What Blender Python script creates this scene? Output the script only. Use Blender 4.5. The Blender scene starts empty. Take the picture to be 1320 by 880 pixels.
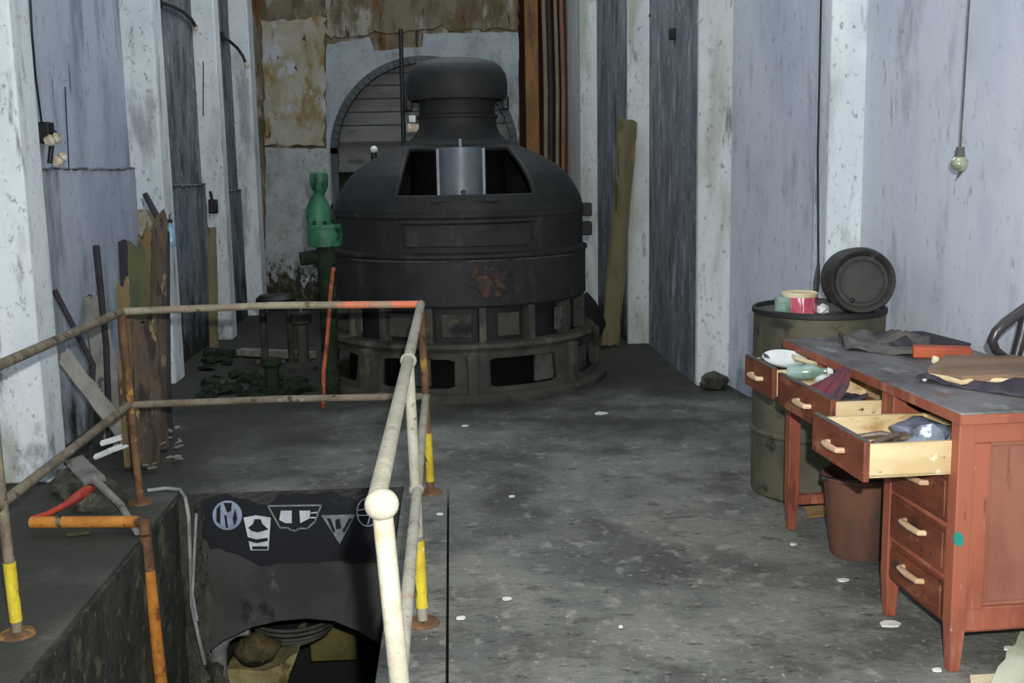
import bpy, bmesh, math, random
from mathutils import Vector, Matrix, noise as mnoise
random.seed(7)
S = bpy.context.scene
COL = S.collection
R = math.radians

# ------------------------------------------------------------------ camera
F, W, H, EYE = 1400.0, 1320, 880, 1.55
C2W = Matrix(((0.99825261, 0.02637046, -0.05288024),
              (-0.05635423, 0.15567855, -0.98619896),
              (-0.0177742, 0.98745571, 0.15689261)))
CAMLOC = Vector((0, 0, EYE))
cd = bpy.data.cameras.new('camera'); cam = bpy.data.objects.new('camera', cd); COL.objects.link(cam)
cd.sensor_fit = 'HORIZONTAL'; cd.sensor_width = 36.0; cd.lens = 36.0 * F / W
# rows above are world->camera axes: transpose of that is the camera basis
cam.matrix_world = Matrix.Translation(CAMLOC) @ C2W.transposed().to_4x4().transposed()
cd.clip_start = 0.02; cd.clip_end = 100
S.camera = cam

def at(px, py, z=None, y=None, x=None):
    """world point on the plane z=, y= or x= seen at a photo pixel (a surveying aid)"""
    d = C2W @ Vector(((px - 660) / F, -(py - 440) / F, -1.0))
    if z is not None: t = (z - EYE) / d.z
    elif y is not None: t = y / d.y
    else: t = x / d.x
    return CAMLOC + t * d

# ------------------------------------------------------------------ materials
def nodes_of(m):
    m.use_nodes = True
    nt = m.node_tree; nt.nodes.clear()
    return nt, nt.nodes, nt.links

def lin(c):
    return tuple(((v / 255) / 12.92 if v / 255 <= .04045 else ((v / 255 + .055) / 1.055) ** 2.4) for v in c) + (1,)

def mat(name, c1, c2=None, scale=4, stretch=(1, 1, 1), ramp=(.4, .62), rough=.8, metal=0.0, bump=.15,
        bscale=30, layers=(), spec=.4, detail=6, soft=1.0):
    """procedural material. layers: (colour, scale, stretch, lo, hi[, axis, a0, a1]) noise-shaped stains and tones laid over the base"""
    m = bpy.data.materials.new(name)
    nt, N, L = nodes_of(m)
    out = N.new('ShaderNodeOutputMaterial'); bs = N.new('ShaderNodeBsdfPrincipled')
    L.new(bs.outputs[0], out.inputs[0])
    bs.inputs['Metallic'].default_value = metal
    bs.inputs['Specular IOR Level'].default_value = spec
    tc = N.new('ShaderNodeTexCoord')
    def noise(sc, st, det=detail, w=0.0):
        mp = N.new('ShaderNodeMapping'); mp.inputs['Scale'].default_value = st
        mp.inputs['Location'].default_value = (w, w * 1.7, w * .6)
        L.new(tc.outputs['Object'], mp.inputs[0])
        n = N.new('ShaderNodeTexNoise'); n.inputs['Scale'].default_value = sc; n.inputs['Detail'].default_value = det
        n.inputs['Roughness'].default_value = .62
        L.new(mp.outputs[0], n.inputs['Vector'])
        return n.outputs['Fac']
    def rampf(fac, lo, hi):
        r = N.new('ShaderNodeMapRange'); r.interpolation_type = 'SMOOTHSTEP'
        r.inputs['From Min'].default_value = lo; r.inputs['From Max'].default_value = hi
        L.new(fac, r.inputs['Value']); return r.outputs['Result']
    def mix(fac, a, b):
        x = N.new('ShaderNodeMix'); x.data_type = 'RGBA'
        L.new(fac, x.inputs[0])
        if isinstance(a, tuple): x.inputs[6].default_value = a
        else: L.new(a, x.inputs[6])
        if isinstance(b, tuple): x.inputs[7].default_value = b
        else: L.new(b, x.inputs[7])
        return x.outputs[2]
    c2 = c2 or tuple(v * .75 for v in c1)
    col = mix(rampf(noise(scale, stretch), *ramp), lin(c1), lin(c2))
    for i, ly in enumerate(layers):
        c, sc, st, lo, hi = ly[:5]
        st_ = soft if len(ly) == 5 else 1.0
        f = noise(sc, st, w=3.1 + 2.3 * i)
        if len(ly) > 5:                      # confine the layer to a stretch a0..a1 of one axis, ragged by the noise
            ax, a0, a1 = ly[5:8]
            sp = N.new('ShaderNodeSeparateXYZ'); L.new(tc.outputs['Object'], sp.inputs[0])
            g = N.new('ShaderNodeMapRange'); g.inputs['From Min'].default_value = a0; g.inputs['From Max'].default_value = a1
            L.new(sp.outputs[ax], g.inputs['Value'])
            g.inputs['To Min'].default_value = -.35; g.inputs['To Max'].default_value = .35
            ad = N.new('ShaderNodeMath'); ad.operation = 'ADD'; L.new(f, ad.inputs[0]); L.new(g.outputs[0], ad.inputs[1]); f = ad.outputs[0]
        fr = rampf(f, lo, hi)
        if st_ < 1:
            ml = N.new('ShaderNodeMath'); ml.operation = 'MULTIPLY'; L.new(fr, ml.inputs[0]); ml.inputs[1].default_value = st_; fr = ml.outputs[0]
        col = mix(fr, col, lin(c))
    L.new(col, bs.inputs['Base Color'])
    rr = N.new('ShaderNodeMapRange'); L.new(noise(scale * 2.3, stretch, w=9), rr.inputs['Value'])
    rr.inputs['To Min'].default_value = max(0, rough - .12); rr.inputs['To Max'].default_value = min(1, rough + .12)
    L.new(rr.outputs[0], bs.inputs['Roughness'])
    if bump:
        b = N.new('ShaderNodeBump'); b.inputs['Strength'].default_value = bump; b.inputs['Distance'].default_value = .02
        L.new(noise(bscale, (1, 1, 1), 8, 5), b.inputs['Height']); L.new(b.outputs[0], bs.inputs['Normal'])
    return m

V3 = (1, 1, .18)
M = {}
M['plaster_left'] = mat('plaster_left', (224, 232, 234), (206, 215, 220), 2.2, (1, 1, .5), rough=.85, bump=.3, bscale=9, soft=.78, detail=9, layers=[
    ((140, 148, 148), 5, (1, 1, .22), .52, .70), ((138, 136, 108), 2.2, (1, 1, .3), .56, .74), ((84, 88, 84), 9, (1.4, 1.4, .25), .59, .72), ((120, 122, 116), 34, (1, 1, .6), .57, .70),
    ((40, 42, 42), 16, (1.6, 1.6, .22), .66, .73), ((34, 37, 33), 3.4, (1, 1, .8), .60, .82, 2, 1.1, -.55)])
M['panel_left'] = mat('panel_left', (180, 188, 201), (160, 169, 184), 2, (1, 1, .5), rough=.85, bump=.25, bscale=9, soft=.78, detail=9, layers=[
    ((110, 118, 126), 4, (1, 1, .2), .50, .70), ((100, 106, 110), 26, (1, 1, .6), .58, .70), ((60, 64, 66), 8, (1, 1.2, .2), .60, .72),
    ((36, 38, 38), 18, (1, 1.5, .2), .65, .72), ((28, 31, 28), 3.4, (1, 1, .7), .54, .80, 2, 1.3, -.25)])
M['panel_dirty'] = mat('panel_dirty', (126, 134, 141), (96, 103, 109), 3.5, (1, 1, .4), rough=.88, bump=.5, bscale=9, soft=.78, detail=9, layers=[
    ((48, 52, 54), 6, (1, 1, .25), .48, .66), ((168, 176, 186), 14, (1, 1, .5), .57, .70), ((92, 70, 44), 4, (1, 1, .2), .60, .72), ((38, 40, 40), 30, (1, 1, .6), .57, .68),
    ((22, 24, 24), 15, (1, 1.5, .22), .62, .70), ((22, 25, 22), 3.4, (1, 1, .7), .52, .76, 2, 1.25, -.15)])
M['plaster_right'] = mat('plaster_right', (200, 206, 215), (187, 194, 206), 1.6, (1, 1, .6), rough=.85, bump=.25, bscale=8, soft=.65, detail=9, layers=[
    ((140, 144, 156), 5, (1, 1, .3), .53, .72), ((120, 126, 130), 24, (1, 1, .5), .58, .72), ((70, 72, 72), 11, (1, 1, .22), .63, .73),
    ((30, 30, 30), 26, (1.4, 1.4, .22), .67, .73), ((84, 84, 78), 4, (1, 1, .7), .62, .82, 2, .5, -.35)])
M['pilaster_right'] = mat('pilaster_right', (216, 221, 221), (198, 203, 200), 2, (1, 1, .5), rough=.85, bump=.3, bscale=9, soft=.65, detail=9, layers=[
    ((140, 142, 118), 3.5, (1, 1, .2), .50, .70), ((100, 104, 98), 26, (1, 1, .6), .57, .70), ((70, 72, 66), 9, (1.2, 1.2, .3), .60, .72),
    ((40, 42, 40), 18, (1.4, 1.4, .3), .64, .72)])
M['mottled_right'] = mat('mottled_right', (118, 124, 130), (94, 100, 106), 4, (1, 1, .5), rough=.85, bump=.4, bscale=9, soft=.65, detail=9, layers=[
    ((176, 184, 194), 6, (1, 1, .35), .54, .70), ((50, 54, 56), 7, (1.2, 1.2, .3), .52, .68), ((190, 196, 200), 20, (1, 1, .6), .58, .70), ((50, 52, 52), 28, (1, 1, .6), .58, .70)])
M['back'] = mat('back', (118, 110, 92), (92, 80, 58), 4, (1, 1, .5), rough=.9, bump=.5, bscale=10, layers=[
    ((150, 146, 134), 5, (1, 1, .35), .52, .64), ((110, 68, 26), 5, (1.5, 1, .22), .55, .66), ((52, 42, 30), 9, (1.6, 1, .3), .60, .67)])
M['stain_patch'] = mat('stain_patch', (168, 164, 150), (150, 142, 118), 4, (1, 1, .6), rough=.9, bump=.5, bscale=14, layers=[
    ((136, 116, 70), 4.5, (1, 1, .5), .50, .64), ((176, 178, 186), 3, (1, 1, .8), .58, .66), ((120, 66, 18), 3.5, (1.6, 1, .3), .60, .70), ((60, 46, 26), 11, (1, 1, .5), .63, .69)])
M['clean_patch'] = mat('clean_patch', (160, 168, 171), (145, 153, 157), 2, rough=.85, bump=.15, soft=.7, detail=9, layers=[
    ((108, 114, 112), 6, (1, 1, .5), .53, .72), ((92, 88, 70), 3, (1, 1, .4), .60, .74), ((90, 94, 94), 26, (1, 1, .7), .58, .70)])
M['low_patch'] = mat('low_patch', (170, 176, 176), (150, 156, 156), 2.5, rough=.88, bump=.3, bscale=12, soft=.75, detail=9, layers=[
    ((126, 120, 92), 3.5, (1, 1, .5), .50, .66), ((84, 80, 58), 6, (1, 1, .6), .58, .72, 2, 1.6, .3), ((50, 48, 36), 14, (1.4, 1, .8), .62, .72, 2, 1.7, .3), ((92, 96, 92), 24, (1, 1, .7), .57, .68)])
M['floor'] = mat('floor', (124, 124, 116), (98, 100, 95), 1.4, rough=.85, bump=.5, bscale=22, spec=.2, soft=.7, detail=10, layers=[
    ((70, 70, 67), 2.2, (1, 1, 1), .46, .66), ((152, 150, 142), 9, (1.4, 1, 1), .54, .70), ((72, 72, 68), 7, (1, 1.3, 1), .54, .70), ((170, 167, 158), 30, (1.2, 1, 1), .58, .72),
    ((34, 34, 32), 20, (1, 2, 1), .58, .70), ((58, 59, 54), 1.3, (1, 1, 1), .40, .78, 1, 3.4, 8.4), ((62, 63, 57), 2.0, (1, 1, 1), .40, .92, 0, .0, -1.5)])  # y layer paints flash falloff into the far floor; x layer: darker leftwards
M['pit_wall'] = mat('pit_wall', (66, 67, 64), (52, 54, 52), 2.4, rough=.85, bump=.3, bscale=12, layers=[
    ((84, 86, 80), 5, (1, 1, .6), .58, .7), ((34, 36, 36), 6, (1, 1, .6), .58, .68), ((110, 110, 104), 30, (1, 1, 1), .70, .74)])
M['pit_moss'] = mat('pit_moss', (58, 60, 52), (40, 43, 37), 5, rough=.9, bump=.9, bscale=16, detail=10, layers=[
    ((92, 92, 66), 9, (1, 1, .7), .54, .66), ((118, 116, 94), 26, (1, 1.3, .6), .60, .68), ((24, 27, 24), 6, (1, 1, 1), .52, .66)])
M['rubble'] = mat('rubble', (76, 76, 66), (50, 51, 43), 6, (1, 1, .4), rough=.95, bump=.8, bscale=25, layers=[
    ((112, 111, 98), 9, (1, 1, .3), .56, .66), ((34, 38, 28), 7, (1, 1, .4), .54, .64)])
M['ochre'] = mat('ochre', (120, 112, 66), (98, 90, 52), 5, rough=.9, bump=.3)
M['beige'] = mat('beige', (176, 166, 120), (146, 134, 90), 5, rough=.9, bump=.6, layers=[((110, 92, 60), 6, (1, 1, 1), .58, .68)])
M['black_iron'] = mat('black_iron', (38, 39, 38), (30, 31, 31), 3, rough=.6, bump=.06, spec=.35, layers=[
    ((52, 52, 48), 6, (1, 1, 1.5), .60, .75), ((22, 22, 22), 4, (1, 1, 1), .56, .7)])
M['gen_body'] = mat('gen_body', (44, 44, 44), (36, 36, 37), 3, rough=.65, bump=.1, spec=.3, layers=[
    ((60, 60, 55), 7, (1, 1, .3), .60, .72), ((28, 28, 28), 3, (1, 1, 1), .55, .7), ((78, 78, 74), 24, (1, 1, .3), .68, .73)])
M['rust_stain'] = mat('rust_stain', (84, 58, 46), (54, 46, 43), 16, (1, 1, .7), ramp=(.42, .56), rough=.8, bump=.4, bscale=60, layers=[
    ((120, 82, 60), 30, (1, 1, .6), .60, .66), ((44, 44, 44), 12, (1, 1, 1), .52, .58)])
M['dusty_iron'] = mat('dusty_iron', (74, 74, 66), (60, 60, 55), 4, rough=.85, bump=.2, spec=.2, layers=[
    ((96, 95, 82), 5, (1, 1, .5), .58, .7), ((40, 40, 38), 4, (1, 1, 1), .53, .66), ((88, 88, 62), 7, (1, 1, 1), .6, .7)])
M['dusty_plate'] = mat('dusty_plate', (92, 94, 88), (74, 76, 72), 6, rough=.85, bump=.2, spec=.2, layers=[((50, 52, 48), 6, (1, 1, 1), .54, .64)])
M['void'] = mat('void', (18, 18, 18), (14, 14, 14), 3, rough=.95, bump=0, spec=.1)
M['steel_grey'] = mat('steel_grey', (104, 112, 120), (88, 96, 104), 4, rough=.45, metal=.2, bump=.05, spec=.5, layers=[((70, 76, 82), 5, (1, 1, .4), .58, .70)])
M['steel_light'] = mat('steel_light', (142, 148, 152), (124, 130, 134), 4, rough=.5, metal=.1, bump=0)
M['green_paint'] = mat('green_paint', (52, 112, 80), (38, 88, 60), 6, rough=.5, bump=.15, layers=[((24, 44, 34), 8, (1, 1, 1), .54, .66), ((130, 160, 136), 20, (1, 1, 1), .64, .70)])
M['green_dark'] = mat('green_dark', (40, 54, 38), (30, 38, 28), 7, rough=.9, bump=.5, spec=.15, layers=[((78, 84, 54), 10, (1, 1, 1), .60, .68), ((24, 26, 22), 6, (1, 1, 1), .54, .62)])
M['orange'] = mat('orange', (196, 130, 52), (168, 104, 42), 8, rough=.7, bump=.2, layers=[((122, 76, 42), 12, (1, 1, 1), .58, .66), ((80, 60, 44), 26, (1, 1, 1), .64, .69)])
M['orange_red'] = mat('orange_red', (178, 92, 58), (148, 72, 48), 9, rough=.7, bump=.2, layers=[((92, 56, 44), 12, (1, 1, 1), .54, .66)])
M['rail_brown'] = mat('rail_brown', (122, 112, 96), (98, 88, 74), 9, rough=.75, bump=.3, spec=.2, layers=[((66, 57, 46), 16, (1, 1, 1), .57, .66), ((150, 146, 132), 24, (1, 1, 1), .63, .69)])
M['rail_far'] = mat('rail_far', (146, 138, 116), (120, 108, 90), 7, rough=.6, bump=.2, layers=[((90, 78, 60), 14, (1, 1, 1), .58, .68), ((212, 120, 84), 6, (1, 1, 1), .42, .6, 0, -.15, .95)])
M['rail_cream'] = mat('rail_cream', (166, 163, 146), (148, 144, 128), 8, rough=.7, bump=.3, spec=.2, layers=[((168, 146, 122), 6, (1, 1, 1), .57, .66), ((112, 108, 98), 16, (1, 1, 1), .60, .68), ((92, 86, 74), 40, (1, 1, 1), .64, .69)])
M['rail_rust'] = mat('rail_rust', (118, 88, 62), (92, 68, 50), 10, rough=.8, bump=.4, spec=.2, layers=[((164, 124, 62), 12, (1, 1, 1), .57, .65), ((58, 46, 38), 16, (1, 1, 1), .58, .66)])
M['yellow'] = mat('yellow', (206, 188, 48), (184, 160, 42), 9, rough=.7, bump=.3, layers=[((112, 94, 52), 22, (1, 1, .5), .58, .63), ((214, 208, 150), 34, (1, 1, 1), .64, .68)])
M['wood_red'] = mat('wood_red', (150, 86, 64), (128, 68, 50), 5, (1, 1, .25), rough=.55, bump=.08, layers=[
    ((164, 112, 92), 6, (1, 1, .3), .56, .72), ((100, 54, 40), 12, (1.4, 1.4, .3), .60, .7), ((150, 128, 112), 30, (1, 1, .5), .68, .73), ((62, 42, 35), 26, (1, 1, .5), .67, .72)])
M['wood_panel'] = mat('wood_panel', (136, 88, 70), (122, 72, 56), 4, (1, 1, .5), rough=.55, bump=.08, layers=[
    ((148, 112, 102), 3, (1, 1, .8), .53, .72), ((98, 56, 42), 9, (1.4, 1.4, .3), .60, .7)])
M['wood_front'] = mat('wood_front', (120, 66, 44), (98, 50, 34), 6, (1, .3, 1), rough=.55, bump=.1, layers=[
    ((140, 92, 64), 9, (1, .4, 1), .57, .69), ((66, 44, 34), 14, (1, .5, 1), .58, .67), ((54, 38, 30), 30, (1, .7, 1), .64, .69)])
M['wood_pale'] = mat('wood_pale', (208, 190, 148), (188, 164, 120), 6, (.3, 1, 1), rough=.7, bump=.1, layers=[
    ((160, 128, 80), 9, (.4, 1, 1), .58, .68), ((84, 72, 56), 14, (1, 1, 1), .62, .68), ((210, 200, 168), 10, (1, 1, 1), .62, .68)])
M['desk_top'] = mat('desk_top', (118, 116, 116), (98, 96, 96), 4, (1, .4, 1), rough=.7, bump=.2, spec=.25, soft=.7, detail=9, layers=[
    ((66, 63, 62), 5, (1, .6, 1), .50, .66), ((142, 142, 142), 12, (1, .6, 1), .58, .70), ((116, 78, 64), 7, (1, .6, 1), .60, .70)])
M['handle'] = mat('handle', (206, 178, 146), (186, 154, 120), 10, rough=.45, bump=.05)
M['drum'] = mat('drum', (86, 84, 66), (68, 66, 54), 5, (1, 1, .7), rough=.65, bump=.2, layers=[
    ((44, 44, 36), 6, (1, 1, 1.5), .56, .68), ((116, 96, 60), 5, (1, 1, .4), .62, .72), ((84, 104, 58), 7, (1, 1, .6), .64, .72)])
M['pail_dark'] = mat('pail_dark', (52, 50, 46), (40, 39, 37), 6, rough=.6, bump=.2, layers=[((86, 82, 76), 9, (1, 1, 1), .60, .70)])
M['pail_rust'] = mat('pail_rust', (104, 68, 52), (82, 60, 50), 5, (1, 1, .5), rough=.7, bump=.15, layers=[
    ((120, 62, 48), 3, (1, 1, .6), .54, .7), ((62, 60, 53), 7, (1, 1, .4), .56, .68)])
M['tin_red'] = mat('tin_red', (196, 96, 112), (176, 72, 92), 12, rough=.4, bump=0, layers=[((244, 224, 228), 14, (2, 2, .3), .52, .56)])
M['white'] = mat('white', (226, 230, 228), (204, 210, 208), 8, rough=.6, bump=.1)
M['glass_green'] = mat('glass_green', (132, 156, 146), (100, 122, 112), 8, rough=.15, bump=0, spec=.8)
M['cream'] = mat('cream', (216, 204, 170), (196, 180, 140), 8, rough=.7, bump=.1)
M['cloth_dark'] = mat('cloth_dark', (72, 66, 76), (52, 48, 56), 8, rough=.9, bump=.4, bscale=60)
M['cloth_red'] = mat('cloth_red', (124, 52, 58), (70, 58, 68), 5, rough=.9, bump=.4, bscale=60)
M['rag_grey'] = mat('rag_grey', (96, 92, 88), (74, 72, 70), 10, rough=.9, bump=.5, bscale=50, layers=[((150, 148, 142), 14, (1, 1, 1), .62, .7)])
M['plastic_bag'] = mat('plastic_bag', (118, 128, 142), (90, 98, 110), 9, rough=.25, bump=.3, spec=.7, layers=[((220, 226, 236), 12, (1, 1, 1), .62, .68)])
M['scrap'] = mat('scrap', (110, 96, 84), (80, 72, 66), 12, rough=.5, metal=.4, bump=.2)
M['brick_red'] = mat('brick_red', (172, 84, 56), (150, 70, 46), 8, rough=.8, bump=.25, layers=[((110, 66, 50), 14, (1, 1, 1), .6, .68)])
M['board_brown'] = mat('board_brown', (132, 108, 86), (108, 86, 68), 5, (.4, 1, 1), rough=.8, bump=.2, layers=[((150, 84, 58), 6, (.5, 1, 1), .6, .7)])
M['torn_edge'] = mat('torn_edge', (224, 200, 160), (204, 176, 130), 9, rough=.8, bump=.3)
M['black'] = mat('black', (30, 30, 31), (22, 22, 23), 6, rough=.5, bump=.1)
M['black_gloss'] = mat('black_gloss', (46, 42, 44), (34, 31, 33), 5, rough=.3, bump=.05, spec=.6, layers=[((96, 78, 72), 9, (1, 1, 1), .62, .7)])
M['teal'] = mat('teal', (36, 140, 124), (28, 118, 104), 6, rough=.5, bump=0)
M['blue_stain'] = mat('blue_stain', (112, 108, 130), (124, 104, 112), 9, rough=.5, bump=0)
M['timber_brown'] = mat('timber_brown', (86, 74, 60), (64, 55, 46), 6, (1, 1, .15), rough=.9, bump=.8, bscale=18, layers=[((48, 40, 34), 12, (1.4, 1.4, .12), .52, .62), ((136, 118, 92), 14, (1.4, 1.4, .2), .61, .68)])
M['timber_ochre'] = mat('timber_ochre', (116, 98, 66), (88, 74, 52), 6, (1, 1, .2), rough=.9, bump=.8, bscale=18, layers=[((66, 52, 36), 12, (1.4, 1.4, .15), .54, .64), ((150, 130, 92), 15, (1.4, 1.4, .2), .62, .69)])
M['timber_green'] = mat('timber_green', (78, 82, 54), (60, 62, 46), 6, (1, 1, .2), rough=.9, bump=.6, bscale=18, layers=[((44, 42, 36), 9, (1.4, 1.4, .2), .56, .66)])
M['timber_grey'] = mat('timber_grey', (142, 140, 132), (118, 116, 108), 6, (1, 1, .3), rough=.9, bump=.4, bscale=18, layers=[((84, 82, 76), 10, (1.4, 1.4, .3), .58, .68)])
M['timber_dark'] = mat('timber_dark', (54, 52, 58), (42, 40, 44), 6, (1, 1, .3), rough=.85, bump=.4)
M['plank_olive'] = mat('plank_olive', (122, 116, 84), (98, 92, 68), 5, (1, 1, .15), rough=.85, bump=.3, layers=[((84, 88, 44), 4, (1, 1, .3), .55, .65), ((140, 118, 92), 5, (1.5, 1.5, .15), .58, .66), ((62, 54, 42), 12, (1.4, 1.4, .14), .60, .68)])
M['slats'] = mat('slats', (108, 108, 104), (92, 92, 89), 5, (.25, 1, 1), rough=.85, bump=.2, layers=[((74, 74, 72), 7, (.3, 1, 1), .56, .68)])
M['arch_rim'] = mat('arch_rim', (70, 76, 78), (54, 60, 62), 5, rough=.7, bump=.2)
M['pipe_orange'] = mat('pipe_orange', (148, 108, 60), (116, 80, 46), 5, (1, 1, .25), rough=.75, bump=.2, layers=[((86, 58, 38), 8, (1, 1, .2), .56, .66)])
M['pipe_copper'] = mat('pipe_copper', (150, 106, 78), (124, 84, 60), 6, (1, 1, .25), rough=.6, bump=.15, layers=[((90, 62, 46), 9, (1, 1, .3), .6, .7)])
M['pipe_pale'] = mat('pipe_pale', (146, 130, 108), (116, 102, 84), 6, (1, 1, .25), rough=.7, bump=.2)
M['pipe_dark'] = mat('pipe_dark', (58, 52, 44), (46, 40, 34), 6, (1, 1, .25), rough=.7, bump=.2)
M['alcove'] = mat('alcove', (62, 38, 28), (40, 28, 24), 4, (1, 1, .3), rough=.9, bump=.2)
M['cable'] = mat('cable', (40, 40, 42), (32, 32, 34), 8, rough=.6, bump=0)
M['conduit'] = mat('conduit', (150, 156, 156), (118, 124, 122), 8, rough=.5, bump=.1)
M['porcelain'] = mat('porcelain', (214, 206, 188), (186, 160, 128), 12, rough=.25, bump=0, spec=.7)
M['bulb'] = mat('bulb', (190, 202, 176), (170, 182, 150), 9, rough=.08, metal=.5, bump=0, spec=.9)
M['bottle_blue'] = mat('bottle_blue', (150, 186, 206), (120, 156, 178), 6, rough=.2, bump=0, spec=.7)
M['red_hose'] = mat('red_hose', (176, 66, 44), (140, 50, 38), 8, rough=.6, bump=.1)
M['paper'] = mat('paper', (224, 224, 216), (204, 204, 194), 8, rough=.85, bump=.1)
M['card'] = mat('card', (168, 132, 84), (140, 108, 66), 5, rough=.9, bump=.2)
M['pale_board'] = mat('pale_board', (196, 202, 180), (170, 178, 150), 5, rough=.8, bump=.15)
M['patch_black'] = mat('patch_black', (20, 24, 30), (15, 18, 22), 4, rough=.7, bump=.1, layers=[((38, 46, 48), 6, (1, 1, 1), .60, .72)])
M['emblem_white'] = mat('emblem_white', (206, 210, 216), (186, 190, 198), 12, rough=.7, bump=0)
M['emblem_blue'] = mat('emblem_blue', (150, 160, 182), (128, 138, 160), 16, rough=.7, bump=0)
M['emblem_grey'] = mat('emblem_grey', (134, 138, 140), (112, 116, 120), 14, rough=.7, bump=0)
M['moss_brown'] = mat('moss_brown', (112, 96, 68), (78, 76, 50), 12, rough=.95, bump=.8, bscale=30, layers=[((34, 46, 30), 9, (1, 1, 1), .42, .60, 2, .10, .02), ((140, 126, 96), 22, (1, 1, 1), .60, .68)])
M['tan_patch'] = mat('tan_patch', (150, 136, 108), (176, 172, 158), 5, rough=.9, bump=.4, soft=.8, layers=[((108, 90, 62), 9, (1, 1, .5), .54, .66), ((70, 66, 56), 20, (1, 1, .6), .58, .68)])
M['ceiling'] = mat('ceiling', (170, 174, 178), (150, 154, 158), 2, rough=.9, bump=.1)

# ------------------------------------------------------------------ mesh helpers
def worldpos(o):
    p = Vector((0, 0, 0))
    while o: p = p + o.location; o = o.parent
    return p

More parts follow.
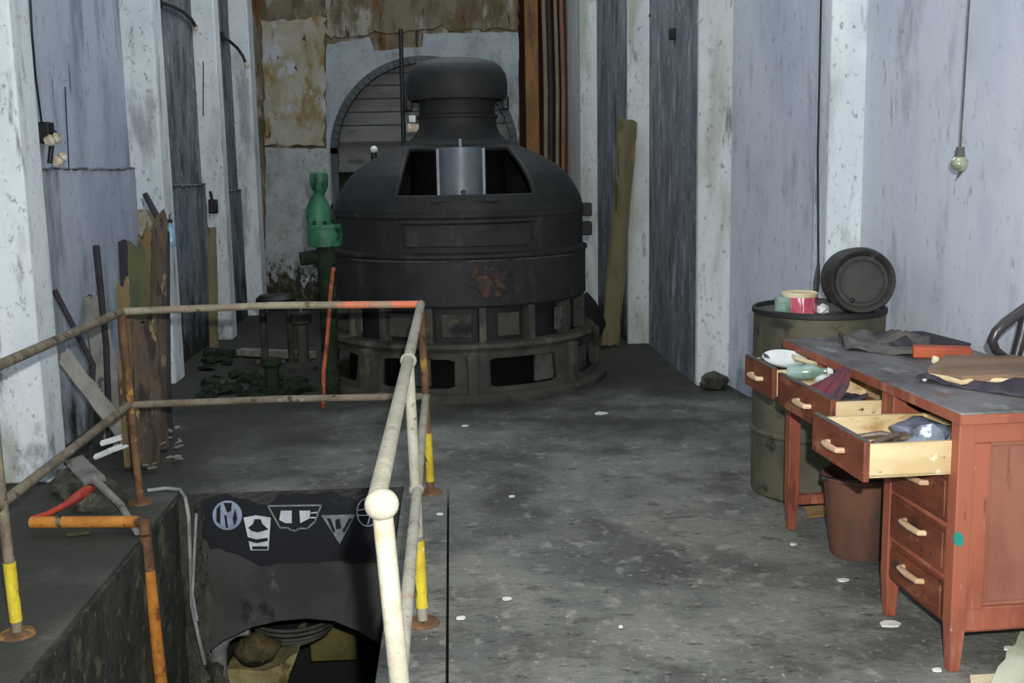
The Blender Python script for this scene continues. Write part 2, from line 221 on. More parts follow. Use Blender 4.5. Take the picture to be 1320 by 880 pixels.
class MB:
    def __init__(s): s.bm = bmesh.new()
    def box(s, c, size, rot=None):
        c = Vector(c); hx, hy, hz = [v / 2 for v in size]
        m = rot or Matrix.Identity(3)
        vs = [s.bm.verts.new(c + m @ Vector((x * hx, y * hy, z * hz))) for x in (-1, 1) for y in (-1, 1) for z in (-1, 1)]
        for f in ((0, 1, 3, 2), (4, 6, 7, 5), (0, 4, 5, 1), (2, 3, 7, 6), (0, 2, 6, 4), (1, 5, 7, 3)):
            s.bm.faces.new([vs[i] for i in f])
        return s
    def span(s, a, b):
        a = Vector(a); b = Vector(b)
        return s.box((a + b) / 2, [abs(v) for v in (b - a)])
    def tube(s, pts, r, seg=12, caps=True):
        pts = [Vector(p) for p in pts]; n = len(pts)
        rs = r if isinstance(r, (list, tuple)) else [r] * n
        rings = []; up = None
        for i, p in enumerate(pts):
            t = (pts[min(i + 1, n - 1)] - pts[max(i - 1, 0)]).normalized()
            if up is None:
                up = Vector((0, 0, 1)) if abs(t.z) < .9 else Vector((1, 0, 0))
            a = (up - up.dot(t) * t).normalized(); up = a; b = t.cross(a)
            rings.append([s.bm.verts.new(p + rs[i] * (math.cos(2 * math.pi * k / seg) * a + math.sin(2 * math.pi * k / seg) * b)) for k in range(seg)])
        for i in range(n - 1):
            for k in range(seg):
                s.bm.faces.new((rings[i][k], rings[i][(k + 1) % seg], rings[i + 1][(k + 1) % seg], rings[i + 1][k]))
        if caps:
            s.bm.faces.new(rings[0][::-1]); s.bm.faces.new(rings[-1])
        return s
    def lathe(s, prof, c=(0, 0, 0), seg=48, rot=None, arc=None):
        c = Vector(c); m = rot or Matrix.Identity(3)
        a0, a1 = arc or (0, 2 * math.pi); full = arc is None
        cnt = seg if full else seg + 1
        rings = []
        for (r, z) in prof:
            if r < 1e-5: rings.append([s.bm.verts.new(c + m @ Vector((0, 0, z)))])
            else:
                rings.append([s.bm.verts.new(c + m @ Vector((r * math.cos(a0 + (a1 - a0) * k / seg), r * math.sin(a0 + (a1 - a0) * k / seg), z))) for k in range(cnt)])
        for i in range(len(rings) - 1):
            A, B = rings[i], rings[i + 1]
            for k in range(seg):
                k2 = (k + 1) % cnt
                if len(A) == 1 and len(B) == 1: continue
                if len(A) == 1: f = (A[0], B[k2], B[k])
                elif len(B) == 1: f = (A[k], A[k2], B[0])
                else: f = (A[k], A[k2], B[k2], B[k])
                s.bm.faces.new(f)
        return s
    def prism(s, poly, off):
        """poly: list of 3-D points (planar), off: extrusion vector"""
        off = Vector(off)
        a = [s.bm.verts.new(Vector(p)) for p in poly]; b = [s.bm.verts.new(Vector(p) + off) for p in poly]
        n = len(poly)
        s.bm.faces.new(a); s.bm.faces.new(b[::-1])
        for i in range(n): s.bm.faces.new((a[i], b[i], b[(i + 1) % n], a[(i + 1) % n]))
        return s
    def ball(s, c, r, sub=2, squash=(1, 1, 1)):
        g = bmesh.ops.create_icosphere(s.bm, subdivisions=sub, radius=1)
        for v in g['verts']:
            v.co = Vector(c) + Vector((v.co.x * squash[0], v.co.y * squash[1], v.co.z * squash[2])) * r
        return s
    def rock(s, c, size, seed=0, amt=.35, sub=2):
        g = bmesh.ops.create_icosphere(s.bm, subdivisions=sub, radius=1)
        for v in g['verts']:
            n = mnoise.noise(v.co * 1.3 + Vector((seed * 3.1, seed, 0)))
            q = v.co * (1 + amt * n * 1.6)
            v.co = Vector(c) + Vector((q.x * size[0], q.y * size[1], q.z * size[2]))
        return s
    def plank(s, a, b, w, t, face=(0, -1, 0), n=10, ragged=0.0, wob=0.0, seed=0, taper=1.0):
        a = Vector(a); b = Vector(b); d = (b - a); L = d.length; d.normalize()
        nn = Vector(face); nn = (nn - nn.dot(d) * d).normalized(); sd = d.cross(nn)
        rnd = random.Random(seed); rows = []
        cols = 5
        for i in range(n + 1):
            f = i / n; ww = w * (1 + (taper - 1) * f)
            row = []
            wbl = wob * math.sin(f * 4 + seed)
            for layer in (1, -1):
                for j in range(cols):
                    q = (j / (cols - 1) - .5)
                    e = 0
                    if i == n: e = -rnd.random() * ragged
                    if i == 0: e = rnd.random() * ragged * .4
                    if layer == -1 and i in (0, n): e = row[j][1]
                    edge = rnd.uniform(-1, 1) * .04 * ww if abs(q) > .4 and 0 < i < n else 0
                    row.append((a + d * (L * f + e) + sd * (q * ww + edge + wbl) + nn * (layer * t / 2 + wbl * .5), e))
            rows.append([s.bm.verts.new(p[0]) for p in row])
        for i in range(n):
            A, B = rows[i], rows[i + 1]
            ring = list(range(cols)) + list(range(2 * cols - 1, cols - 1, -1))
            for k in range(len(ring)):
                x, y = ring[k], ring[(k + 1) % len(ring)]
                s.bm.faces.new((A[x], A[y], B[y], B[x]))
        for Rw in (rows[0], rows[-1]):
            for j in range(cols - 1):
                s.bm.faces.new((Rw[j], Rw[j + 1], Rw[cols + j + 1], Rw[cols + j]))
        return s
    def sheet(s, corners, nx=14, ny=14, amp=.02, freq=6, thick=.004, seed=0):
        """crumpled sheet on four corners"""
        A, B, Cc, D = [Vector(c) for c in corners]
        nrm = (B - A).cross(D - A).normalized()
        if nrm.z < 0: nrm = -nrm
        g = []
        for L in (0, 1):
            gr = []
            for i in range(nx + 1):
                r = []
                for j in range(ny + 1):
                    u, v = i / nx, j / ny
                    p = A.lerp(B, u).lerp(D.lerp(Cc, u), v)
                    h = amp * (abs(mnoise.noise(p * freq + Vector((seed, 0, 0)))) * 1.5 + .35 * abs(mnoise.noise(p * freq * 2.7 + Vector((0, seed, 0)))))
                    jit = Vector((mnoise.noise(p * 9 + Vector((seed, 1, 5))), mnoise.noise(p * 9 + Vector((7, seed, 2))), 0)) * .02
                    r.append(s.bm.verts.new(p + jit + nrm * (h * (1 if L else .55) + (thick if L else 0))))
                gr.append(r)
            g.append(gr)
        for L in (0, 1):
            for i in range(nx):
                for j in range(ny):
                    q = (g[L][i][j], g[L][i + 1][j], g[L][i + 1][j + 1], g[L][i][j + 1])
                    s.bm.faces.new(q if L else q[::-1])
        bd = [(i, 0) for i in range(nx)] + [(nx, j) for j in range(ny)] + [(nx - i, ny) for i in range(nx)] + [(0, ny - j) for j in range(ny)]
        for k in range(len(bd)):
            (a, b), (c, d) = bd[k], bd[(k + 1) % len(bd)]
            s.bm.faces.new((g[0][a][b], g[0][c][d], g[1][c][d], g[1][a][b]))
        return s
    def build(s, name, m, parent=None, bevel=0, solid=0, sharp=38, label=None, keep=False):
        bm = s.bm
        bmesh.ops.recalc_face_normals(bm, faces=bm.faces[:])
        for f in bm.faces: f.smooth = True
        for e in bm.edges:
            if len(e.link_faces) == 2 and e.calc_face_angle(0) > R(sharp): e.smooth = False
        if parent is not None: off = worldpos(parent)
        elif keep: off = Vector((0, 0, 0))
        else:
            xs = [v.co for v in bm.verts]
            off = Vector(((min(v.x for v in xs) + max(v.x for v in xs)) / 2, (min(v.y for v in xs) + max(v.y for v in xs)) / 2, min(v.z for v in xs)))
        for v in bm.verts: v.co = v.co - off
        me = bpy.data.meshes.new(name); bm.to_mesh(me); bm.free()
        o = bpy.data.objects.new(name, me); COL.objects.link(o)
        me.materials.append(M[m] if isinstance(m, str) else m)
        if parent is not None: o.parent = parent
        else: o.location = off
        if solid:
            md = o.modifiers.new('thick', 'SOLIDIFY'); md.thickness = solid; md.offset = -1
        if bevel:
            md = o.modifiers.new('bevel', 'BEVEL'); md.width = bevel; md.segments = 2; md.limit_method = 'ANGLE'; md.angle_limit = R(40)
        if label: o['label'] = label
        return o

def thing(name, label, cat, loc, group=None):
    o = bpy.data.objects.new(name, None); COL.objects.link(o); o.empty_display_size = .1
    o.location = loc; tag(o, label, cat, group); return o
def tag(o, label, cat, group=None, kind=None):
    o['label'] = label; o['category'] = cat
    if group: o['group'] = group
    if kind: o['kind'] = kind
    return o
def struct(o): o['kind'] = 'structure'; return o
def rotz(a): return Matrix.Rotation(a, 3, 'Z')
def arc_pts(c, r, a0, a1, n, ux, uy):
    c = Vector(c); ux = Vector(ux); uy = Vector(uy)
    return [c + r * (math.cos(a0 + (a1 - a0) * i / n) * ux + math.sin(a0 + (a1 - a0) * i / n) * uy) for i in range(n + 1)]

# ------------------------------------------------------------------ the shell
PX0, PX1, PY0, PY1 = -1.38, -.27, 1.5, 5.25          # the pit
m = MB()
T = .16
m.span((-3.2, -1.5, -T), (PX0, PY1, 0))
m.span((PX0, -1.5, -T), (PX1, PY0, 0))
m.span((PX1, -1.5, -T), (-.055, PY1, 0)); m.span((-.045, -1.5, -T), (3.2, PY1, 0))
m.span((PX1, -1.5, -T - .02), (.2, PY1, -T))
m.span((-3.2, PY1, -T), (3.2, 13.2, 0))
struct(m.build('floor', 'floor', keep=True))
struct(MB().span((-3.2, -1.5, 5.0), (3.2, 13.2, 5.15)).build('ceiling', 'ceiling', keep=True))

# left wall: recessed panels with a rough ledge at head height, and pilasters
LX, LXR, LXF = -2.09, -2.315, -2.29
Ps = [(5.52, 5.78), (8.13, 8.4), (10.28, 10.5), (12.0, 12.3)]
m = MB()
m.span((-3.0, -1.5, 0), (LXR, 8.25, 5.0))
m.span((LXR - .01, 5.75, 0), (LXR + .03, 8.2, 1.60))
struct(m.build('wall_left', 'panel_left', keep=True))
m = MB()
m.span((-3.0, 8.25, 0), (LXF, 13, 5.0))
m.span((LXF - .01, 8.35, 0), (LXF + .03, 10.4, 1.46)); m.span((LXF - .01, 10.45, 0), (LXF + .03, 12.1, 1.38))
for i, z in ((0, 1.6), (1, 1.46), (2, 1.38)):
    y0, y1 = Ps[i][1], Ps[i + 1][0]
    for k in range(14):
        yy = y0 + (y1 - y0) * (k + .5) / 14
        m.rock(((LXR if i == 0 else LXF) + .02, yy, z + random.uniform(-.006, .004)), (.022, .11, .009), seed=k + i * 20, sub=2)
struct(m.build('wall_left_far', 'panel_dirty', keep=True))
for i, (y0, y1) in enumerate(Ps):
    m = MB(); m.span((LXR - .1, y0, 0), (LX, y1, 5.0))
    struct(m.build('trim_%d' % (i + 1), 'plaster_left', keep=True, bevel=.012))

# right wall, running a little wider towards the camera
def rx(y): return 1.94 + .1 * (7.5 - y)
m = MB()
m.prism([(rx(-1.5), -1.5, 0), (rx(7.5), 7.5, 0), (3.1, 7.5, 0), (3.1, -1.5, 0)], (0, 0, 5.0))
struct(m.build('wall_right', 'plaster_right', keep=True))
struct(MB().span((1.95, 5.58, 0), (2.6, 5.80, 5.0)).build('trim_5', 'plaster_left', keep=True, bevel=.012))
struct(MB().span((1.71, 7.5, 0), (2.9, 7.56, 5.0)).build('trim_6', 'pilaster_right', keep=True, bevel=.012))
struct(MB().span((1.715, 7.56, 0), (2.9, 9.4, 5.0)).build('wall_right_bay', 'mottled_right', keep=True))
struct(MB().span((1.53, 9.4, 0), (2.9, 9.46, 5.0)).build('trim_7', 'pilaster_right', keep=True, bevel=.012))
struct(MB().span((1.535, 9.46, 0), (2.9, 11.4, 5.0)).build('wall_right_far', 'panel_dirty', keep=True))
struct(MB().span((1.36, 11.4, 0), (2.9, 12.9, 5.0)).build('trim_8', 'pilaster_right', keep=True, bevel=.012))

# back wall with a dark alcove
BY = 12.5
m = MB()
m.span((-3.0, BY, 0), (.80, BY + .5, 5.0)); m.span((.80, BY, 0), (1.6, BY + .5, .35))
struct(m.build('wall_back', 'back', keep=True))
m = MB(); m.span((.75, BY + .45, 0), (1.6, BY + .6, 5.0)); m.span((.78, BY + .01, .35), (.80, BY + .5, 5.0))
struct(m.build('wall_back_alcove', 'alcove', keep=True))

def ragged(poly, step=.06, amp=.02, seed=0):
    rnd = random.Random(seed); out = []
    for i in range(len(poly)):
        a = Vector(poly[i]); b = Vector(poly[(i + 1) % len(poly)]); n = max(1, int((b - a).length / step))
        for k in range(n):
            p = a.lerp(b, k / n)
            out.append(p + Vector((rnd.uniform(-amp, amp), 0, rnd.uniform(-amp, amp))))
    return out
def wall_patch(name, px, material, thick, seed, label, amp=.02):
    poly = ragged([at(x, y, y=BY - .001) for x, y in px], .07, amp, seed)
    o = MB().prism(poly, (0, -thick, 0)).build(name, material)
    return struct(o)
wall_patch('trim_9', [(338, 28), (420, 22), (418, 188), (342, 186)], 'stain_patch', .03, 1, '')
wall_patch('trim_10', [(421, 58), (476, 48), (482, 66), (545, 60), (546, 44), (668, 42), (668, 262), (421, 262)], 'clean_patch', .035, 2, '', .008)
wall_patch('trim_11', [(343, 190), (426, 192), (430, 430), (343, 430)], 'low_patch', .04, 3, '', .012)
wall_patch('trim_12', [(424, -20), (668, -20), (668, 38), (600, 40), (560, 34), (478, 44), (424, 50)], 'back', .02, 4, '', .03)

poly = ragged([at(x, y, y=8.129) for x, y in ((168, 276), (182, 268), (198, 272), (206, 296), (214, 330), (216, 372), (196, 380), (170, 372), (160, 320))], .05, .015, 6)
struct(MB().prism(poly, (0, -.006, 0)).build('trim_13', 'tan_patch'))
# pit walls
ZB = -2.4
def pw(px, py): return at(px, py, y=PY1)
arch = [pw(x, y) for x, y in ((236, 905), (246, 872), (262, 845), (290, 824), (325, 808), (360, 800), (395, 797), (430, 800), (460, 812), (484, 826), (497, 836))]
poly = [Vector((PX0 - .1, PY1, -.001)), Vector((PX0 - .1, PY1, ZB)), Vector((arch[0].x - .03, PY1, ZB))] + arch + [Vector((PX1 + .02, PY1, arch[-1].z - .02)), Vector((PX1 + .02, PY1, -.001))]
m = MB().prism(poly, (0, .3, 0))
struct(m.build('wall_pit_back', 'pit_wall', keep=True))
m = MB().prism([(PX0 - .3, PY0, -T), (PX0 + .002, PY0, -T), (PX0 + .002, PY0, -.015), (PX0 + .016, PY0, -.015), (PX0 + .016, PY0, ZB), (PX0 - .3, PY0, ZB)], (0, PY1 - PY0, 0))
for k in range(44):
    y = random.uniform(2.6, 5.2); z = random.uniform(-1.2, -.18)
    m.rock((PX0 - .02, y, z), (.035, .12, .06), seed=k, sub=1)
struct(m.build('wall_pit_left', 'pit_moss', keep=True))
struct(MB().span((PX1, PY0, ZB), (PX1 + .3, 7.2, -T - .02)).build('wall_pit_right', 'pit_wall', keep=True))
struct(MB().span((PX0 - .3, PY0 - .3, ZB), (PX1 + .3, PY0, -T)).build('wall_pit_near', 'pit_wall', keep=True))
struct(MB().span((PX0 - .6, PY0 - .3, ZB - .1), (PX1 + .4, 7.4, ZB)).build('floor_pit', 'pit_moss', keep=True))
struct(MB().span((PX0 - .6, 7.0, ZB), (PX1 + .4, 7.2, -T - .02)).build('wall_pit_tunnel', 'black_iron', keep=True))
struct(MB().span((PX0 - .5, 5.55, ZB), (PX0 - .3, 7.2, -T - .02)).build('wall_pit_tunnel_left', 'pit_wall', keep=True))

# broken concrete corner at the far left of the pit
mb = MB(); n1, n2 = 60, 18; g = []
for i in range(n1 + 1):
    row = []; z = -.012 - 1.5 * i / n1
    for j in range(n2 + 1):
        a_ = -.5 * math.pi + math.pi * .5 * j / n2 if False else math.pi * .5 * j / n2
        cx, cy = PX0 + .012, PY1 - .012
        wv = .085 + .03 * mnoise.noise(Vector((z * 5, a_ * 2, 1))) + .022 * mnoise.noise(Vector((z * 17, a_ * 6, 4))) + .012 * mnoise.noise(Vector((z * 40, a_ * 14, 2)))
        wv *= .55 + .45 * min(1, i / 6)
        row.append(mb.bm.verts.new((cx + wv * 1.15 * math.cos(a_), cy - wv * .8 * math.sin(a_), z)))
    row.append(mb.bm.verts.new((PX0 + .012, PY1 - .012, z)))
    g.append(row)
for i in range(n1):
    for j in range(n2 + 2):
        k = (j + 1) % (n2 + 2); mb.bm.faces.new((g[i][j], g[i][k], g[i + 1][k], g[i + 1][j]))
mb.bm.faces.new(g[0]); mb.bm.faces.new(g[-1][::-1])
tag(mb.build('broken_concrete_corner', 'rubble', sharp=50), 'crumbling concrete edge down the far left corner of the pit', 'concrete')

# ------------------------------------------------------------------ railing
rl = thing('pit_railing', 'rusty pipe railing around the pit with cream, brown and yellow painted pipes', 'railing', (-.85, 5.15, 0))
XR, XL, YF, HT, HM = -.155, -1.545, 5.12, .925, .48
NRP = at(492, 650, z=.925)                                  # near tee of the right-hand rail
YN = NRP.y
r0 = .019
bend = lambda a, b, c: [a, b, c]
MB().tube([(XL, YF, HT), ((XL + XR) / 2, YF - .003, HT + .012), (XR, YF, HT)], r0 * .9).build('top_rail', 'rail_far', rl, label='brown pipe turning rust orange, along the far side')
MB().tube([(XL, YF, HM), ((XL + XR) / 2, YF, HM + .008), (XR, YF, HM)], r0 * .9).build('middle_rail', 'rail_brown', rl)
MB().tube([(XR, YF, HT), (XR, 3.55, HT + .004), (XR - .003, YN, HT)], r0).build('top_rail', 'rail_cream', rl, label='cream painted pipe along the right side')
MB().tube([(XR + .01, YF, HM), (XR + .015, 3.55, HM), (XR + .02, YN - .1, HM)], r0 * .9).build('middle_rail', 'rail_cream', rl)
MB().tube([(XL, YF, HT), (XL + .005, 3.6, HT), (XL, 1.8, HT)], r0).build('top_rail', 'rail_brown', rl)
MB().tube([(XL, YF, HM), (XL + .005, 3.6, HM - .015), (XL, 1.8, HM)], r0).build('middle_rail', 'rail_brown', rl)
def post(p, top, mtl, label=None, yellow=None, flange=True):
    x, y = p
    o = MB().tube([(x + .02, y, 0), (x, y, top)], r0 * .95).build('post', mtl, rl, label=label)
    if yellow:
        MB().tube([(x + .02 - .02 * yellow[0] / top, y, yellow[0]), (x + .02 - .02 * yellow[1] / top, y, yellow[1])], r0 * 1.1).build('yellow_band', 'yellow', o)
    if flange:
        MB().lathe([(0, .012), (.03, .016), (.055, .010), (.06, 0), (0, 0)], (x + .02, y, 0), 20).build('base_flange', 'rail_rust', o)
post((XR, YF), HT, 'rail_rust', yellow=(.06, .30))
post((XR, 3.58), HT, 'rail_cream', yellow=(.06, .30))
post((XL, YF), HT, 'rail_rust')
post((XL, 3.62), HT, 'rail_brown', yellow=(.05, .26))
pb = at(515, 880, y=YN + .02)
d = (pb - NRP); bot = NRP + d * (NRP.z / -d.z)
MB().tube([NRP, bot], r0 * 1.05).build('post', 'rail_cream', rl)
for p, s_ in (((XR, 3.58, HT), .028), ((XR + .012, 3.58, HM), .026), (tuple(NRP), .033), ((XR, YF, HT), .022), ((XL, YF, HT), .022), ((XL, 3.62, HT), .026), ((XL, 3.62, HM - .012), .026), ((XL, YF, HM), .022), ((XR + .01, YF, HM), .022)):
    MB().ball(p, s_, 3, (1, 1, .95)).build('pipe_fitting', 'rail_cream' if p[0] > -1 and p[1] < 5 else 'rail_brown', rl)
# ------------------------------------------------------------------ painted emblems on the pit wall
fy = PY1 - .004
def pf(px, py, k=0): 
    q = at(px, py, y=fy - .003 * k); return q
pt = thing('painted_emblem_panel', 'black patch with five pale emblems painted on the far pit wall', 'painted sign', pw(375, 735))
blk = [(262, 645), (290, 637), (330, 648), (346, 650), (360, 637), (430, 634), (462, 648), (478, 636), (500, 636), (502, 728), (440, 724), (350, 728), (336, 732), (305, 712), (272, 706), (258, 690), (265, 668)]
MB().prism(ragged([pf(*p) for p in blk], .04, .008, 5), (0, .003, 0)).build('black_patch', 'patch_black', pt)
class Marks(list):
    def prism(s, poly, off): s.append((poly, off))
    def build(s, name, mt, par):
        for poly, off in s: MB().prism(poly, off).build(name, mt, par)
def disc(px, py, r, k, n=40): return [pf(px + r * math.cos(2 * math.pi * i / n), py + r * math.sin(2 * math.pi * i / n), k) for i in range(n)]
def strip(mb, pts, w, k):
    P = [pf(x, y, k) for x, y in pts]
    for a, b in zip(P[:-1], P[1:]):
        t = (b - a).normalized(); sd = Vector((-t.z, 0, t.x)) * w / 2; a2 = a - t * w * .3; b2 = b + t * w * .3
        mb.prism([a2 + sd, b2 + sd, b2 - sd, a2 - sd], (0, .002, 0))
# round emblem
e = MB().prism(disc(293, 664, 19, 1), (0, .002, 0)).build('round_emblem', 'emblem_blue', pt, label='pale blue round emblem')
mm = Marks(); mm.prism([pf(*p, 2) for p in ((279, 656), (284, 650), (284, 676), (279, 672))], (0, .002, 0)); mm.prism([pf(*p, 2) for p in ((288, 648), (299, 648), (298, 658), (293, 661))], (0, .002, 0))
mm.prism([pf(*p, 2) for p in ((289, 664), (292, 664), (294, 680), (291, 680))], (0, .002, 0)); mm.prism([pf(*p, 2) for p in ((303, 655), (306, 668), (302, 678), (300, 668))], (0, .002, 0))
mm.build('emblem_mark', 'patch_black', e)
# shield emblem
e = MB().prism([pf(*p, 1) for p in ((314, 667), (330, 664), (349, 667), (346, 709), (323, 709))], (0, .002, 0)).build('shield_emblem', 'emblem_white', pt, label='white tapering shield emblem')
mm = Marks(); mm.prism([pf(*p, 2) for p in ((320, 680), (326, 675), (328, 669), (336, 669), (338, 675), (346, 682), (340, 684), (332, 686), (324, 684))], (0, .002, 0))
mm.prism([pf(*p, 2) for p in ((319, 692), (330, 695), (345, 693), (345, 697), (331, 700), (320, 697))], (0, .002, 0)); mm.prism([pf(*p, 2) for p in ((325, 704), (345, 704), (345, 708), (325, 708))], (0, .002, 0))
mm.build('emblem_mark', 'patch_black', e)
# wide grille emblem
e = MB()
strip(e, [(346, 652), (414, 651), (406, 672), (396, 681), (385, 681), (382, 684), (375, 683), (371, 680), (361, 680), (346, 653)], .008, 1)
e = e.build('wide_emblem', 'emblem_grey', pt, label='wide trapezoid emblem outlined in grey')
mm = Marks(); mm.prism([pf(*p, 1) for p in ((362, 658), (376, 658), (376, 674), (368, 674), (360, 670))], (0, .002, 0)); mm.prism([pf(*p, 1) for p in ((386, 658), (400, 658), (399, 668), (387, 674))], (0, .002, 0))
strip(mm, [(401, 661), (411, 660)], .006, 1); strip(mm, [(400, 667), (408, 667)], .006, 1)
mm.build('emblem_mark', 'emblem_white', e)
# triangle emblem
e = MB(); e.prism([pf(*p, 1) for p in ((414, 664), (458, 663), (438, 701))], (0, .002, 0)); e = e.build('triangle_emblem', 'emblem_grey', pt, label='grey triangle emblem pointing down')
mm = Marks(); mm.prism([pf(*p, 2) for p in ((432, 670), (438, 668), (440, 681), (433, 682))], (0, .002, 0)); mm.prism([pf(*p, 2) for p in ((421, 668), (426, 668), (432, 684), (430, 687))], (0, .002, 0)); mm.prism([pf(*p, 2) for p in ((450, 668), (454, 668), (444, 687), (441, 684))], (0, .002, 0))
mm.build('emblem_mark', 'patch_black', e)
# spoked ring, half behind the rail
e = MB(); ring = [(474 + 14 * math.cos(2 * math.pi * i / 24), 660 + 18 * math.sin(2 * math.pi * i / 24)) for i in range(25)]
strip(e, ring, .006, 1); strip(e, [(460, 658), (488, 652)], .005, 1); strip(e, [(461, 664), (488, 664)], .005, 1); strip(e, [(474, 676), (482, 648)], .005, 1)
e.build('ring_emblem', 'emblem_white', pt, label='white spoked ring emblem beside the railing post')

# ------------------------------------------------------------------ what lies in the tunnel under the arch
c0 = at(378, 800, y=6.0)
cs = thing('turbine_casing', 'dark ribbed iron casing under the arch of the pit wall', 'machine casing', c0)
for rr, dz in ((.243, .018), (.236, -.012), (.222, -.045), (.196, -.076), (.155, -.103)):
    MB().tube(arc_pts(c0 + Vector((0, .06, dz)), rr, R(185), R(355), 28, (1, 0, 0), (0, 1, 0)), .010).build('rib', 'dusty_plate', cs)
MB().lathe([(.24, 0), (.23, -.05), (.19, -.10), (.12, -.135), (0, -.15)], c0 + Vector((0, .06, .02)), 40).build('shell', 'black_iron', cs)
q = at(330, 836, y=5.72)
mb = MB(); mb.rock(q, (.125, .10, .085), 5, .18, 3)
tag(mb.build('mossy_boulder', 'moss_brown'), 'mossy brown boulder under the arch beside the curved white pipe', 'boulder')
a = [at(x, y, y=5.62) for x, y in ((322, 812), (304, 812), (290, 820), (283, 834), (282, 856), (284, 890), (286, 930))]
tag(MB().tube(a, [.028, .035, .04, .042, .044, .048, .05], 14).build('bent_white_pipe', 'conduit'), 'whitish bent pipe curving down at the left foot of the arch', 'pipe')
q = [at(x, y, y=5.75) for x, y in ((292, 866), (318, 862), (340, 864), (360, 858), (372, 848), (386, 842), (376, 868), (366, 900), (296, 930))]
tag(MB().prism(ragged(q, .05, .012, 8), (0, .5, 0)).build('concrete_slab', 'beige', bevel=.01), 'broken beige concrete slab lying at the bottom of the arch', 'slab')
a = at(398, 803, y=6.6); b = at(460, 851, y=6.6)
tag(MB().span((a.x, 6.6, b.z), (b.x, 6.72, a.z)).build('ochre_block', 'ochre', bevel=.012), 'ochre block standing in the dark tunnel behind the arch', 'block')
q = at(262, 866, y=5.45)
tag(MB().rock(q, (.05, .06, .1), 9, .5, 2).rock(q + Vector((.05, .05, -.06)), (.05, .05, .08), 12, .5, 2).build('concrete_lump', 'rubble'), 'speckled concrete lump beside the left foot of the arch', 'rubble')

# conduits and orange pipe at the pit's left corner
a = [at(190, 632, z=.01), at(215, 629, z=.012), at(232, 631, z=.01), at(239, 642, y=5.02), at(243, 665, y=5.02), at(245, 720, y=5.02), at(247, 780, y=5.02), at(256, 822, y=5.02), at(264, 856, y=5.02)]
tag(MB().tube(a, .009, 8).build('bent_conduit', 'conduit'), 'pale grey conduit bending over the far left corner of the pit', 'conduit')
a = [at(253, 662, y=4.98), at(251, 700, y=4.98), at(248, 765, y=4.98), at(254, 800, y=4.98)]
tag(MB().tube(a, .007, 8).build('thin_cable', 'conduit'), 'thin whitish cable hanging beside the bent conduit on the pit wall', 'cable')
op = thing('orange_handrail', 'orange bent pipe lying on the floor and running down into the pit', 'pipe', at(178, 674, z=0))
A = at(40, 673, z=.06); B = at(176, 672, z=.06)
MB().tube([A, A.lerp(B, .25)], .026).build('pipe_end', 'orange', op)
MB().tube([A, A.lerp(B, .3)], .019).build('pipe_joint', 'rail_brown', op)
MB().tube([A.lerp(B, .3), B], .026).build('horizontal_pipe', 'orange', op)
V0 = at(187, 690, y=4.60); V1 = at(209, 890, y=4.60)
MB().tube([V0, V0.lerp(V1, .22)], .027).build('upper_length', 'rail_rust', op, label='rusty brown length')
MB().tube([V0.lerp(V1, .22), V1, V1 + (V1 - V0) * .6], .027).build('vertical_pipe', 'orange', op)
MB().tube([B, B.lerp(V0, .5) + Vector((.02, 0, .03)), V0], .026).build('elbow', 'rail_rust', op)

# ------------------------------------------------------------------ generator
GX, GY = .065, 8.22
gen = thing('generator', 'large black vertical generator with a domed cap on a round iron base', 'generator', (GX, GY, 0))
G = (GX, GY, 0)
TWO = 2 * math.pi
# base ring with arched openings
def ring_wall(r, z0, z1, openings, oz0, oz1, nseg=360, nz=14, rtop=None):
    """openings: (centre angle, half width) in degrees, 0 = towards the camera"""
    mb = MB(); g = []
    for j in range(nz + 1):
        z = z0 + (z1 - z0) * j / nz; rr = r + ((rtop or r) - r) * j / nz
        g.append([mb.bm.verts.new((GX + rr * math.sin(TWO * k / nseg), GY - rr * math.cos(TWO * k / nseg), z)) for k in range(nseg)])
    for j in range(nz):
        for k in range(nseg):
            zc = z0 + (z1 - z0) * (j + .5) / nz; an = 360 * (k + .5) / nseg
            skip = False
            for c, hw in openings:
                dd = abs((an - c + 180) % 360 - 180) / hw; dz = abs(zc - (oz0 + oz1) / 2) / ((oz1 - oz0) / 2)
                if dd < 1 and dz < 1 and dd ** 8 + dz ** 8 < 1: skip = True
            if skip: continue
            mb.bm.faces.new((g[j][k], g[j][(k + 1) % nseg], g[j + 1][(k + 1) % nseg], g[j + 1][k]))
    for v in [v for v in mb.bm.verts if not v.link_faces]: mb.bm.verts.remove(v)
    return mb
ops_ = [(3 + 22.5 + 45 * k, 16) for k in range(8)]
ring_wall(1.02, .04, .345, ops_, .09, .285, nz=60, rtop=.98).build('base_ring', 'dusty_iron', gen, solid=.05, bevel=0)
MB().lathe([(1.09, 0), (1.09, .035), (1.06, .055), (1.0, .06), (.9, .05), (.9, 0)], G, 96).build('base_flange', 'dusty_iron', gen)
MB().lathe([(1.0, .335), (1.02, .36), (1.0, .385), (.90, .39), (.88, .34)], G, 96).build('base_rim', 'dusty_iron', gen)
MB().lathe([(.86, .04), (.86, .38)], G, 64).build('inner_shell', 'void', gen)
for k in range(8):
    a = R(3 + 45 * k); rot = rotz(a)
    MB().box((GX + 1.03 * math.sin(a), GY - 1.03 * math.cos(a), .19), (.07, .05, .30), rot).build('base_rib', 'dusty_iron', gen, bevel=.008)
for a in (38, -24 + 3, 68):
    a2 = R(a); MB().box((GX + .935 * math.sin(a2), GY - .935 * math.cos(a2), .19), (.22, .02, .2), rotz(a2)).build('cover_plate', 'dusty_plate', gen)
